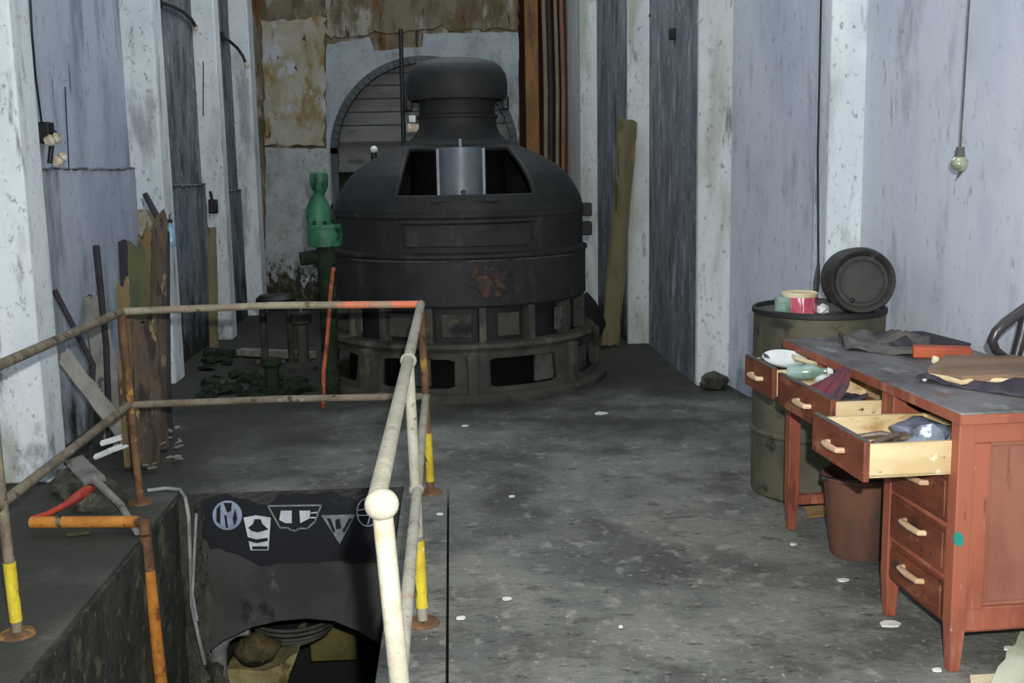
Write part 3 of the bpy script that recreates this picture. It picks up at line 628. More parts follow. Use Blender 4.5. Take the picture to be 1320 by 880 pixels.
# open bracket storey
MB().lathe([(.86, .38), (.86, .64)], G, 72).build('bracket_shell', 'black_iron', gen)
for k in range(16):
    a = R(8 + 22.5 * k)
    MB().box((GX + .89 * math.sin(a), GY - .89 * math.cos(a), .50), (.05, .1, .25), rotz(a)).build('bracket_rib', 'dusty_iron', gen, bevel=.006)
for a, w in ((-28, .2), (20, .16), (52, .2), (-58, .18), (-3, .2)):
    a2 = R(a); MB().box((GX + .90 * math.sin(a2), GY - .90 * math.cos(a2), .50), (w, .015, .16), rotz(a2)).build('air_duct_plate', 'dusty_plate' if a in (52, -58) else 'dusty_iron', gen, bevel=.004)
# stator body
MB().lathe([(.84, .62), (.925, .62), (.94, .64), (.94, .95), (.955, .965), (.955, .985), (.93, .995), (.92, 1.0), (.92, 1.22), (.93, 1.235), (.93, 1.27), (.91, 1.29)], G, 128).build('stator_body', 'gen_body', gen, sharp=25)
a = R(10)
# rusty blister on the stator shell
mb = MB(); n = 24; g = []
for i in range(n + 1):
    row = []
    for j in range(n + 1):
        an = R(1.5) + R(18) * i / n; z = .66 + .27 * j / n
        row.append(mb.bm.verts.new((GX + .943 * math.sin(an), GY - .943 * math.cos(an), z)))
    g.append(row)
rnd = random.Random(3)
for i in range(n):
    for j in range(n):
        u, v = (i + .5) / n - .5, (j + .5) / n - .5
        if (u * u + v * v) ** .5 + .55 * mnoise.noise(Vector((i * .33, j * .33, 2.2))) < .40:
            mb.bm.faces.new((g[i][j], g[i + 1][j], g[i + 1][j + 1], g[i][j + 1]))
for v in [v for v in mb.bm.verts if not v.link_faces]: mb.bm.verts.remove(v)
mb.build('rust_blister', 'rust_stain', gen, solid=.003)
# panel box on the upper shell
def curved_box(name, a0, a1, z0, z1, r, t, mt):
    mb = MB(); n = 16
    for i in range(n):
        pass
    out = []; 
    for rr in (r, r + t):
        for z in (z0, z1):
            out.append([mb.bm.verts.new((GX + rr * math.sin(R(a0 + (a1 - a0) * i / n)), GY - rr * math.cos(R(a0 + (a1 - a0) * i / n)), z)) for i in range(n + 1)])
    A, B, Cc, D = out
    for i in range(n):
        for p, q in ((A, B), (B, D), (D, Cc), (Cc, A)):
            mb.bm.faces.new((p[i], p[i + 1], q[i + 1], q[i]))
    for i in (0, n): mb.bm.faces.new((A[i], B[i], D[i], Cc[i]))
    return mb.build(name, mt, gen, bevel=.006)
curved_box('inspection_panel', -24, 30, 1.04, 1.19, .915, .035, 'gen_body')
curved_box('panel_rim', -25.5, 31.5, 1.195, 1.215, .915, .05, 'gen_body')
curved_box('stator_seam', -60, 60, .935, .95, .941, .006, 'dusty_iron')
for a, z in ((88, 1.24), (86, 1.1), (-86, 1.2)):
    a2 = R(a); MB().box((GX + .95 * math.sin(a2), GY - .95 * math.cos(a2), z), (.12, .08, .1), rotz(a2)).build('lifting_lug', 'gen_body', gen, bevel=.01)
# dome with a front opening
prof0 = [(.93, 1.27), (.92, 1.30), (.905, 1.35), (.88, 1.40), (.845, 1.46), (.80, 1.52), (.73, 1.58), (.65, 1.63), (.56, 1.675), (.48, 1.71), (.38, 1.74)]
prof = []
for (ra, za), (rb, zb_) in zip(prof0[:-1], prof0[1:]):
    for k in range(4): prof.append((ra + (rb - ra) * k / 4, za + (zb_ - za) * k / 4))
prof.append(prof0[-1])
Z0, Z1 = 1.385, 1.705
def cut(r_, z_):
    f = min(1, max(0, (z_ - Z0) / (Z1 - Z0)))
    return math.asin(max(-1, (-.43 + .08 * f) / r_)), math.asin(min(1, (.50 - .15 * f ** 1.6) / r_))
prof = sorted(set(prof + [(prof[i][0] + (prof[i + 1][0] - prof[i][0]) * (zc - prof[i][1]) / (prof[i + 1][1] - prof[i][1]), zc) for zc in (Z0, Z1) for i in range(len(prof) - 1) if prof[i][1] < zc < prof[i + 1][1]]), key=lambda p: p[1])
mb = MB(); nA, nB = 150, 40; gA, gB = [], []
for (r_, z_) in prof:
    aL, aR = cut(r_, z_)
    P = lambda an: mb.bm.verts.new((GX + r_ * math.sin(an), GY - r_ * math.cos(an), z_))
    back = [P(aR + (TWO + aL - aR) * k / nA) for k in range(nA + 1)]
    gA.append(back)
    gB.append([back[-1]] + [P(aL + (aR - aL) * k / nB) for k in range(1, nB)] + [back[0]])
for i in range(len(prof) - 1):
    for k in range(nA): mb.bm.faces.new((gA[i][k], gA[i][k + 1], gA[i + 1][k + 1], gA[i + 1][k]))
    if Z0 - .001 < (prof[i][1] + prof[i + 1][1]) / 2 < Z1 + .001: continue
    for k in range(nB): mb.bm.faces.new((gB[i][k], gB[i][k + 1], gB[i + 1][k + 1], gB[i + 1][k]))
for v in [v for v in mb.bm.verts if not v.link_faces]: mb.bm.verts.remove(v)
mb.build('dome_cover', 'black_iron', gen, solid=.03, sharp=30)
MB().lathe([(.50, 1.34), (.36, 1.38), (.34, 1.71)], G, 64).build('dome_interior', 'void', gen)
MB().lathe([(.89, 1.335), (.5, 1.34), (.5, 1.32)], G, 72).build('dome_floor', 'black_iron', gen)
# grey bearing cylinder in the opening
bc = Vector((.075, 7.56, 0))
MB().lathe([(0, 1.345), (.15, 1.345), (.15, 1.70), (0, 1.70)], bc, 40).build('bearing_cylinder', 'steel_grey', gen)
for sgn in (-1, 1):
    MB().box(bc + Vector((sgn * .156, -.02, 1.522)), (.022, .05, .345)).build('cylinder_flange', 'steel_light', gen, bevel=.004)
MB().box(bc + Vector((.02, -.12, 1.345)), (.46, .25, .022)).build('bearing_ledge', 'gen_body', gen, bevel=.006)
MB().tube([bc + Vector((0.01, -.148, 1.40)), bc + Vector((.01, -.19, 1.40))], [.018, .014]).build('drain_knob', 'black', gen)
MB().tube([bc + Vector((0, 0, 1.695)), bc + Vector((0, 0, 1.76))], .012).build('cylinder_pin', 'steel_light', gen)
# skirt, neck and cap
MB().lathe([(.41, 1.73), (.40, 1.745), (.355, 1.77), (.315, 1.81), (.292, 1.86), (.288, 1.91), (.288, 1.94)], G, 72).build('neck_skirt', 'black_iron', gen)
MB().lathe([(.288, 1.92), (.30, 1.925), (.30, 1.945), (.278, 1.955), (.285, 2.12), (.26, 2.15)], G, 72).build('exciter_drum', 'gen_body', gen)
MB().lathe([(.30, 2.085), (.345, 2.05), (.366, 2.055), (.374, 2.085), (.376, 2.17), (.366, 2.235), (.335, 2.29), (.28, 2.33), (.19, 2.35), (0, 2.358)], G, 80).build('domed_cap', 'black_iron', gen)
for a in (-80, 82):
    a2 = R(a); MB().box((GX + .36 * math.sin(a2), GY - .36 * math.cos(a2), 2.03), (.07, .05, .1), rotz(a2)).build('cap_latch', 'black', gen, bevel=.012)
MB().tube([(GX - .37, GY - .05, 1.86), (GX - .27, GY - .02, 1.86)], .035).build('gauge', 'porcelain', gen)
MB().box((GX - .33, GY - .06, 1.925), (.05, .05, .05)).build('terminal_block', 'white', gen, bevel=.005)

# ------------------------------------------------------------------ boarded arch behind the generator
AY = 10.3
ac = at(548, 196, y=AY)
rad = at(666, 196, y=AY).x - ac.x - .02
ar = thing('boarded_arch', 'round-topped arch of grey boards with a dark rim behind the generator', 'arch', (ac.x, AY, 0))
pts = [Vector((ac.x - rad, AY, 0))] + arc_pts(ac, rad, math.pi, 0, 40, (1, 0, 0), (0, 0, 1)) + [Vector((ac.x + rad, AY, 0))]
mb = MB()
for p, q in zip(pts[:-1], pts[1:]):
    t = (q - p).normalized(); nrm = Vector((-t.z, 0, t.x)); L = (q - p).length
    rot = Matrix((t, Vector((0, 1, 0)), t.cross(Vector((0, 1, 0))))).transposed()
    mb.box((p + q) / 2 - t.cross(Vector((0, 1, 0))) * 0, (L * 1.06, .16, .065), rot)
mb.build('arch_rim', 'arch_rim', ar)
zs = [ac.z - .1, ac.z + .09, ac.z + .26, ac.z + .38, ac.z + .5, ac.z + .62, ac.z + .73, ac.z + .82]
for z0, z1 in zip(zs[:-1], zs[1:]):
    w0 = math.sqrt(max(.01, rad ** 2 - max(0, z0 - ac.z) ** 2)) - .02; w1 = math.sqrt(max(.003, rad ** 2 - max(0, z1 - ac.z) ** 2)) - .02
    zt = z1 - .012
    MB().prism([(ac.x - w0, AY + .03, z0), (ac.x + w0, AY + .03, z0), (ac.x + w1, AY + .03, zt), (ac.x - w1, AY + .03, zt)], (0, .03, 0)).build('board', 'slats', ar)
MB().prism([Vector((ac.x - rad + .02, AY + .065, ac.z - .12))] + [p + Vector((0, .065, 0)) for p in arc_pts(ac, rad - .02, math.pi, 0, 24, (1, 0, 0), (0, 0, 1))] + [Vector((ac.x + rad - .02, AY + .065, ac.z - .12))], (0, .02, 0)).build('backing', 'arch_rim', ar)
MB().span((ac.x - rad + .02, AY - .03, ac.z + .075), (ac.x + rad - .02, AY + .03, ac.z + .105)).build('cross_bar', 'black', ar)
MB().span((ac.x - rad, AY - .03, ac.z - .17), (ac.x + rad, AY + .05, ac.z - .1)).build('sill', 'slats', ar)
MB().span((ac.x - rad + .02, AY + .06, 0), (ac.x + rad - .02, AY + .09, ac.z - .15)).build('lower_panel', 'green_dark', ar)
a = at(517, 52, y=10.15); b = at(519, 200, y=10.15)
tag(MB().tube([(a.x, 10.15, a.z + .1), (b.x, 10.15, 0)], .02, 10).build('thin_upright_rod', 'black'), 'thin dark upright rod in front of the boarded arch', 'rod')
lv = thing('rod_stand', 'dark stand with a white knob left of the generator dome', 'stand', (at(482, 200, y=9.6).x, 9.6, 0))
q = at(482, 193, y=9.6)
MB().tube([(q.x, 9.6, 0), (q.x, 9.6, q.z - .02)], .025).build('shaft', 'black', lv); MB().ball(q, .035, 2).build('knob', 'white', lv)

# ------------------------------------------------------------------ pipes in the back alcove
AX = 12.56
for i, (px, w, bot, mt, lb, nm) in enumerate((
        (684, 17, 172, 'pipe_orange', 'broad orange-brown timber post in the dark alcove, leftmost', 'timber_post'),
        (699, 6, 190, 'pipe_pale', 'thin pale pipe right of the broad orange-brown post', 'pipe'),
        (706, 7, 205, 'pipe_dark', 'dark pipe between the two thin pale pipes in the alcove', 'pipe'),
        (714, 5, 230, 'pipe_pale', 'thin pale pipe left of the long copper brown pipes', 'pipe'),
        (722, 6, 215, 'pipe_copper', 'narrow copper brown pipe in the middle right of the alcove', 'pipe'),
        (731, 7, 238, 'pipe_copper', 'copper brown pipe nearest the right edge of the alcove', 'pipe'))):
    a = at(px, 0, y=AX); r_ = w / 2 * AX / F
    zb = at(px, bot, y=AX).z if i == 0 else .36
    if i == 0: o = MB().span((a.x - r_, AX - .05, .36), (a.x + r_, AX + .06, 4.9)).build(nm, mt, bevel=.01)
    else: o = MB().tube([(a.x, AX + .02 * (i % 3), .36), (a.x + .03, AX + .02 * (i % 3), 2.4), (a.x - .01, AX + .02 * (i % 3), 4.9)], r_, 12).build(nm, mt)
    tag(o, lb, 'pipe' if i else 'post', 'pipes in the back alcove')

# ------------------------------------------------------------------ green pump head left of the generator
gp = at(412, 300, y=7.55); gx, gy = gp.x, gp.y
zz = lambda y: at(412, y, y=7.55).z
pump = thing('green_pump', 'green painted pump with a wide flange left of the generator', 'pump', (gx, gy, 0))
MB().lathe([(.06, 0), (.06, zz(345)), (.075, zz(335)), (.06, zz(318))], (gx + .035, gy, 0), 24).build('column', 'green_dark', pump)
MB().lathe([(.05, zz(319)), (.118, zz(317)), (.122, zz(294)), (.11, zz(289)), (.0, zz(289))], (gx + .035, gy, 0), 36).build('flange', 'green_paint', pump)
MB().lathe([(.08, zz(289)), (.088, zz(278)), (.08, zz(266)), (.055, zz(256)), (.035, zz(250)), (0, zz(249))], (gx, gy, 0), 30).build('motor_bell', 'green_paint', pump)
MB().lathe([(.03, zz(252)), (.042, zz(247)), (.06, zz(240)), (.064, zz(226)), (.05, zz(222)), (0, zz(221))], (gx + .012, gy, 0), 24).build('top_knob', 'green_paint', pump)
MB().tube([(gx - .02, gy - .05, zz(330)), (gx - .13, gy - .08, zz(332))], [.05, .045]).build('outlet_stub', 'green_dark', pump)
for k in range(8):
    a = R(45 * k + 10); MB().tube([(gx + .035 + .1 * math.cos(a), gy + .1 * math.sin(a), zz(289)), (gx + .035 + .1 * math.cos(a), gy + .1 * math.sin(a), zz(284))], .012, 6).build('bolt', 'green_dark', pump)
a = [at(430, 345, y=7.35), at(426, 375, y=7.3), at(424, 410, y=7.25), at(421, 445, y=7.2), at(417, 478, y=7.15)]
tag(MB().tube(a + [Vector((a[-1].x - .01, 7.12, 0))], .0145, 10).build('orange_standpipe', 'orange_red'), 'bent orange-red pipe standing left of the generator base', 'pipe')

# ------------------------------------------------------------------ clutter behind the far rail
hp = MB()
for k in range(80):
    p = at(random.uniform(265, 392), random.uniform(452, 512), z=.03)
    if min((p.xy - Vector(q)).length for q in ((-1.44, 9.0), (-1.22, 8.6), (-1.13, 7.1))) < .42: continue
    hp.rock((p.x, p.y, .02), (random.uniform(.03, .10), random.uniform(.03, .10), random.uniform(.015, .05)), seed=k + 200, sub=2)
tag(hp.build('rubble_heap', 'green_dark'), 'dark mossy rubble strewn on the floor behind the far rail', 'rubble', kind='stuff')
def small(px, py, y, name, label, cat, mt, fn):
    p = at(px, py, y=y); mb = MB(); fn(mb, p); return tag(mb.build(name, mt, bevel=.006), label, cat)
p = at(355, 384, y=9.0)
tk = thing('oil_tank', 'low black tank on legs behind the orange end of the far rail', 'tank', (p.x, 9.0, 0))
MB().lathe([(0, .56), (.13, .56), (.16, .53), (.16, .47), (.1, .44), (0, .44)], (p.x, 9.0, 0), 30).build('tank_body', 'black', tk)
for sx in (-.11, .11): MB().tube([(p.x + sx, 9.0, 0), (p.x + sx, 9.0, .46)], .03).build('leg', 'dusty_iron', tk)
p = at(388, 400, y=8.6)
vs = thing('valve_stand', 'small iron valve stand beside the low black tank', 'valve', (p.x, 8.6, 0))
MB().lathe([(0, 0), (.11, 0), (.11, .03), (.05, .06), (.045, .36), (.08, .38), (.08, .46), (0, .46)], (p.x, 8.6, 0), 24).build('body', 'dusty_iron', vs)
MB().lathe([(.10, .52), (.115, .53), (.10, .54), (.09, .53), (.10, .52)], (p.x, 8.6, 0), 28).build('handwheel', 'black', vs)
MB().tube([(p.x, 8.6, .45), (p.x, 8.6, .54)], .012).build('stem', 'steel_grey', vs)
MB().box((p.x, 8.6, .53), (.19, .016, .012)).box((p.x, 8.6, .53), (.016, .19, .012)).build('spokes', 'black', vs)
p = at(352, 510, z=0)
gs = thing('green_stump', 'green streaked iron stump on the dark floor behind the far rail', 'machine part', p)
MB().lathe([(0, 0), (.09, 0), (.09, .03), (.05, .05), (.05, .2), (.08, .23), (.07, .27), (0, .28)], p, 24).build('body', 'green_dark', gs)
MB().tube([p + Vector((-.1, 0, .24)), p + Vector((.1, 0, .24))], .02).build('cross_pipe', 'dusty_iron', gs)
a = at(310, 453, z=.04); b = at(402, 458, z=.04)
tag(MB().plank(a, b, .12, .05, (0, 0, 1), seed=4).build('floor_plank', 'timber_grey'), 'dusty plank lying on the rubble behind the far rail', 'plank')

# ------------------------------------------------------------------ rotten timbers at the left pilaster
def timber(name, label, pts_px, y0, y1, w, t, mt, ragg=.08, seed=0, ground=True, face=(.25, -1, 0), grp='rotten timbers at the left pilaster', taper=1.0):
    (x0, yy0), (x1, yy1) = pts_px
    a = at(x0, yy0, y=y0); b = at(x1, yy1, y=y1)
    if ground: a.z = max(a.z, 0.0); 
    o = MB().plank(a, b, w, t, face, 14, ragg, .01, seed, taper).build(name, mt, sharp=30)
    return tag(o, label, 'plank', grp)
f6 = lambda x, z=0: at(x, 600, z=0)
timber('timber_plank', 'dark blue-black timber plank, second shortest of the rotten bundle', ((174, 590), (160, 306)), 6.02, 6.45, .05, .04, 'timber_dark', .04, 1)
timber('timber_plank', 'mossy green timber plank in the middle of the rotten bundle', ((190, 600), (176, 306)), 5.9, 6.25, .09, .05, 'timber_green', .09, 2)
timber('timber_plank', 'tallest brown timber plank of the rotten bundle, at its right edge', ((208, 590), (205, 268)), 6.1, 6.4, .085, .05, 'timber_brown', .1, 3)
timber('timber_plank', 'short ochre timber stump at the left of the rotten bundle', ((172, 602), (155, 356)), 5.7, 5.85, .07, .06, 'timber_ochre', .07, 4)
timber('timber_plank', 'flaking brown timber plank with pale splinters facing the railing', ((193, 606), (184, 402)), 5.65, 5.8, .13, .05, 'timber_brown', .12, 5)
timber('timber_plank', 'ochre splintered timber behind the tallest brown plank', ((196, 580), (188, 286)), 6.3, 6.6, .10, .04, 'timber_ochre', .12, 9)
a = at(187, 250, y=6.72); b = at(214, 300, y=6.62); c = at(216, 480, y=6.55)
tag(MB().tube([Vector((c.x, 6.5, 0)), c, b, at(205, 284, y=6.66), a], [.02, .02, .022, .02, .017], 8).build('bent_stick', 'timber_dark'), 'dark bent stick rising above the rotten timbers', 'stick')
def splinter(px, py, y, s, seed, label):
    p = at(px, py, y=y); return p
fl = MB()
for k in range(30):
    p = at(random.uniform(186, 232), random.uniform(560, 606), z=.02)
    rt = Matrix.Rotation(random.uniform(0, 3), 3, 'Z') @ Matrix.Rotation(random.uniform(-.6, .6), 3, 'X')
    fl.box((p.x, p.y, .02 + random.uniform(0, .05)), (random.uniform(.02, .07), random.uniform(.01, .03), .008), rt)
tag(fl.build('splinter_litter', 'timber_grey'), 'pale splinters scattered at the foot of the rotten timbers', 'splinters', kind='stuff')
# leaning boards and sticks by the near left pilaster
a = at(190, 598, z=.02); b = at(76, 452, y=5.95)
tag(MB().plank(b, a, .085, .03, (.5, -1, .4), 12, .1, 0, 21).build('leaning_board', 'timber_grey'), 'long pale grey board slanting down from the left pilaster to the timbers', 'board')
a = at(150, 520, y=6.2); a.z = 0; b = at(118, 366, y=6.9)
tag(MB().plank(a, b, .16, .03, (.4, -1, 0), 12, .2, .01, 22, .7).build('leaning_board', 'timber_grey'), 'wide grey board standing behind the slanting board, ragged at the top', 'board')
a = at(140, 560, y=6.1); a.z = 0; b = at(124, 318, y=6.95)
tag(MB().tube([a, a.lerp(b, .5) + Vector((.02, 0, 0)), b], [.018, .018, .022], 8).build('leaning_stick', 'timber_dark'), 'dark upright stick leaning on the left wall with a knob end', 'stick')
a = at(120, 470, y=5.98); b = at(70, 374, y=6.05)
tag(MB().tube([Vector((-1.98, 5.8, 0)), a, b], [.014, .016, .017], 8).build('leaning_stick', 'timber_dark'), 'short dark stick slanting beside the nearest left pilaster', 'stick')
a = at(94, 592, z=.10); b = at(124, 622, z=.08)
tag(MB().plank(a, b, .1, .02, (.2, -.6, 1), 8, .05, 0, 31).build('short_board', 'timber_grey'), 'short grey board end lying on the rags at left', 'board')
a = at(122, 618, z=.12); b = at(177, 686, z=.02)
tag(MB().tube([a, a.lerp(b, .6) + Vector((.01, 0, .02)), b], [.02, .017, .014], 8).build('pale_stick', 'timber_grey'), 'pale stick lying across the orange pipe', 'stick')
a = [at(x, y, z=z_) for x, y, z_ in ((42, 668, .03), (62, 662, .05), (82, 652, .06), (100, 640, .09), (112, 632, .09), (126, 634, .04))]
tag(MB().tube(a, [.012, .013, .016, .024, .026, .02], 10).build('red_hose', 'red_hose'), 'red hose end lying beside the orange pipe', 'hose')
mb = MB()
for k in range(16):
    p = at(random.uniform(85, 150), random.uniform(615, 650), z=.03); mb.rock((p.x, p.y, .03), (.07, .07, .05), seed=k + 300)
tag(mb.build('rag_pile', 'rubble'), 'dirty brown rags heaped between the orange pipe and the wall', 'rags', kind='stuff')
p = at(100, 690, z=.005)
tag(MB().plank(at(84, 688, z=.012), at(120, 684, z=.012), .04, .012, (0, 0, 1), 5, .02, 0, 3).build('green_chip', 'timber_green'), 'mossy wood chip on the floor below the orange pipe', 'wood chip')
for k, (px, py, s_) in enumerate(((128, 572, .10), (138, 582, .08), (120, 590, .07))):
    a = at(px, py, z=.16 - .04 * k)
    tag(MB().plank(a, a + Vector((s_ * 1.3, .04, .03)), .035, .012, (0, -.4, 1), 5, .03, 0, k).build('white_splinter', 'white'), ('white splinter highest on the rags', 'white splinter in the middle of three on the rags', 'white splinter lowest and leftmost on the rags')[k], 'splinter', 'white splinters on the rags')

# ------------------------------------------------------------------ fittings and wires on the left wall
p = at(64, 178, x=-2.27)
wb = thing('wall_insulator', 'black iron bracket with two porcelain insulators on the left wall', 'insulator', p)
MB().box(p + Vector((-.02, 0, .03)), (.07, .10, .12)).build('bracket', 'black', wb, bevel=.006)
MB().tube([p + Vector((.0, -.03, -.14)), p + Vector((.02, -.04, -.05)), p + Vector((.02, .02, .04))], .015).build('arm', 'black', wb)
ins = [(0, -.04), (.027, -.04), (.035, -.005), (.024, .01), (.033, .025), (.02, .04), (0, .04)]
MB().lathe(ins, p + Vector((.03, -.04, -.01)), 16, Matrix.Rotation(R(70), 3, 'Y')).build('insulator', 'porcelain', wb)
MB().lathe(ins, p + Vector((.04, .02, -.12)), 16, Matrix.Rotation(R(50), 3, 'Y')).build('insulator', 'porcelain', wb)
tag(MB().tube([at(37, -40, x=-2.083), at(41, 40, x=-2.083), at(46, 100, x=-2.15), at(54, 160, x=-2.25)], .006, 6).build('wall_wire', 'cable'), 'dark wire running down the left wall to the porcelain insulators', 'wire')
tag(MB().tube([at(84, 112, x=-2.305), at(86, 160, x=-2.305), at(89, 216, x=-2.28)], .004, 6).build('wall_wire', 'cable'), 'short thin wire hanging on the left wall right of the porcelain insulators', 'wire')
def hook(pts, label, ys, end=True):
    r_ = [q if q.y < 11.92 else at(px_, py_, y=11.92) for q, (px_, py_) in ((at(x, y, x=-2.255), (x, y)) for x, y in pts)]
    t_ = thing('wire_hook', label, 'wire', r_[0])
    MB().tube(r_, .016, 8).build('wire', 'cable', t_)
    if end: MB().lathe([(0, -.03), (.02, -.03), (.026, 0), (.02, .03), (0, .04)], r_[-1], 12).build('insulator', 'porcelain', t_)
    MB().box(r_[0], (.06, .05, .09)).build('clamp', 'black', t_, bevel=.008)
hook([(204, 2), (222, 8), (236, 15), (246, 24), (252, 34)], 'dark wire stub arching from the second left pilaster near the ceiling edge', 10.2)
hook([(286, 47), (296, 53), (306, 62), (313, 72), (318, 84)], 'dark wire stub arching from the third left pilaster to the fourth', 11.9)
p = at(220, 32, y=8.9); q = at(275, 266, y=10.2)
tag(MB().box(Vector((LXR + .03, 8.9, p.z)), (.06, .08, .13)).build('junction_box', 'black', bevel=.01), 'small black box high on the stained left wall', 'box')
tag(MB().box(at(275, 266, y=10.24), (.08, .06, .13)).tube([at(271, 246, y=10.24), at(275, 266, y=10.24)], .014).build('wall_switch', 'black', bevel=.01), 'small black switch on the third left pilaster below the ledge', 'switch')
bb = at(221, 318, y=8.1)
bo = thing('blue_bottle', 'pale blue glass bottle hanging on the second left pilaster', 'bottle', bb)
MB().lathe([(0, 0), (.033, 0), (.035, .02), (.035, .12), (.015, .15), (.014, .18), (0, .18)], bb, 20).build('body', 'bottle_blue', bo)
MB().tube([bb + Vector((0, 0, .17)), bb + Vector((0, .0, .23)), bb + Vector((0, .06, .24))], .004, 6).build('nail', 'cable', bo)
MB().lathe([(0, .175), (.02, .175), (.02, .20), (0, .20)], bb, 16).build('cap', 'black', bo)
a = at(270, 400, y=9.8); a.z = .3; b = at(270, 290, y=9.95)
tag(MB().plank(Vector((a.x + .02, 9.8, 0)), b + Vector((.02, 0, 0)), .08, .03, (.3, -1, 0), 8, .03, 0, 8).build('thin_board', 'plank_olive'), 'narrow olive board leaning beside the third left pilaster', 'board')
tag(MB().tube([at(262, 80, y=10.2), at(262, 150, y=10.22)], .005, 6).build('hanging_wire', 'cable'), 'short thin wire hanging along the third left pilaster', 'wire')

# ------------------------------------------------------------------ plank leaning on the right wall
a = at(785, 446, z=0.0); b = at(811, 148, y=9.36)
pl = MB().plank(a, b, .155, .045, (.15, -1, .1), 16, .07, .006, 51).build('leaning_plank', 'plank_olive')
tag(pl, 'tall olive-brown plank leaning against the right wall behind the generator', 'plank')
# dark things in the corner by its foot
tag(MB().rock((1.15, 9.25, .22), (.14, .12, .24), 71, .3).build('scrap_sack', 'black'), 'black sack slumped behind the foot of the leaning plank', 'sack')
tag(MB().rock((1.80, 7.38, .05), (.10, .07, .07), 77, .4).build('rubble_lump', 'rubble'), 'grey rubble lump at the foot of the pale right pilaster', 'rubble')
# fixtures on the right wall
p = at(870, 44, x=1.715)
tag(MB().box(p + Vector((-.02, 0, 0)), (.04, .09, .08)).build('wall_box', 'black', bevel=.006), 'small black box high on the mottled right wall', 'box')
p = at(842, 14, y=9.36)
tag(MB().tube([p + Vector((0, 0, .12)), p, p + Vector((-.03, 0, -.05))], [.03, .022, .012], 8).build('wall_hook', 'black'), 'black hook near the top edge where the right wall steps', 'hook')
a = at(1064, -30, y=5.9); b = at(1056, 300, y=5.7); c = at(1050, 384, y=5.25)
cb = thing('hanging_cable', 'thin black cable hanging down the right wall behind the drum', 'cable', (b.x, 5.7, .9))
MB().tube([Vector((1.935, 5.72, 3.0)), Vector((1.935, 5.70, 1.6)), at(1055, 340, y=5.5)], .006, 6).build('wire', 'cable', cb)
MB().tube([at(1055, 340, y=5.5), at(1053, 362, y=5.4), at(1051, 388, y=5.27)], [.008, .016, .012], 8).build('cable_end', 'black', cb)
p = at(1309, 132, x=2.36)
tag(MB().tube([at(1316, 122, x=2.36), at(1309, 130, x=2.35), at(1309, 146, x=2.35)], .006, 6).build('wall_nail', 'cable'), 'bent nail in the right wall near the right picture edge', 'nail')

# hanging lamp
hl = at(1237, 209, y=4.3)
lp = thing('hanging_bulb', 'greenish glass bulb hanging on a long cord over the desk', 'lamp', hl)
MB().tube([hl + Vector((.0, 0, .05)), hl + Vector((.012, 0, .8)), hl + Vector((.015, 0, 5.0 - hl.z))], .004, 6).build('cord', 'rag_grey', lp)
MB().lathe([(0, .06), (.016, .06), (.018, .03), (.02, .02)], hl, 16).build('socket', 'rag_grey', lp)
MB().ball(hl + Vector((0, 0, -.005)), .034, 3, (1, 1, .95)).build('glass', 'bulb', lp)
MB().tube([hl + Vector((.01, 0, -.035)), hl + Vector((-.008, 0, -.06))], [.008, .003], 8).build('tip', 'rag_grey', lp)

# ------------------------------------------------------------------ desk
DO = Vector((1.487, 3.04, 0)); th = math.atan2(.085, 1.42)
U = Vector((-math.sin(th), math.cos(th), 0)); Wd = Vector((math.cos(th), math.sin(th), 0))
DR = Matrix((Wd, U, Vector((0, 0, 1)))).transposed()        # local x = w (towards the wall), y = u (along the desk)
def D(u, w, z): return DO + U * u + Wd * w + Vector((0, 0, z))
def dbox(mb, u0, u1, w0, w1, z0, z1): return mb.box(D((u0 + u1) / 2, (w0 + w1) / 2, (z0 + z1) / 2), (w1 - w0, u1 - u0, z1 - z0), DR)
DZ, DL, DW = .82, 1.425, .60
desk = thing('wooden_desk', 'red-brown wooden pedestal desk with three drawers pulled open', 'desk', D(.7, .3, 0))
dbox(MB(), -.01, DL, -.012, DW, DZ - .03, DZ).build('desk_top', 'desk_top', desk, bevel=.004)
mb = MB(); dbox(mb, -.014, DL + .002, -.016, -.011, DZ - .034, DZ - .004); dbox(mb, -.015, -.0105, -.012, DW, DZ - .034, DZ - .006); mb.build('top_edging', 'wood_red', desk)
def dleg(u, w, name='leg'):
    mb = MB(); s0, s1 = .05, .034
    b = [D(u + a * s1 / 2, w + c * s1 / 2, 0) for a, c in ((-1, -1), (1, -1), (1, 1), (-1, 1))]; k = [D(u + a * s0 / 2, w + c * s0 / 2, .16) for a, c in ((-1, -1), (1, -1), (1, 1), (-1, 1))]
    t = [D(u + a * s0 / 2, w + c * s0 / 2, DZ - .031) for a, c in ((-1, -1), (1, -1), (1, 1), (-1, 1))]
    vs = [[mb.bm.verts.new(p) for p in r] for r in (b, k, t)]
    for i in range(2):
        for j in range(4): mb.bm.faces.new((vs[i][j], vs[i][(j + 1) % 4], vs[i + 1][(j + 1) % 4], vs[i + 1][j]))
    mb.bm.faces.new(vs[0][::-1]); mb.bm.faces.new(vs[2])
    return mb.build(name, 'wood_red', desk, bevel=.003)
for u, w in ((.03, .02), (.03, DW - .03), (.455, .02), (.455, DW - .03), (DL - .045, .02), (DL - .045, DW - .03)): dleg(u, w)
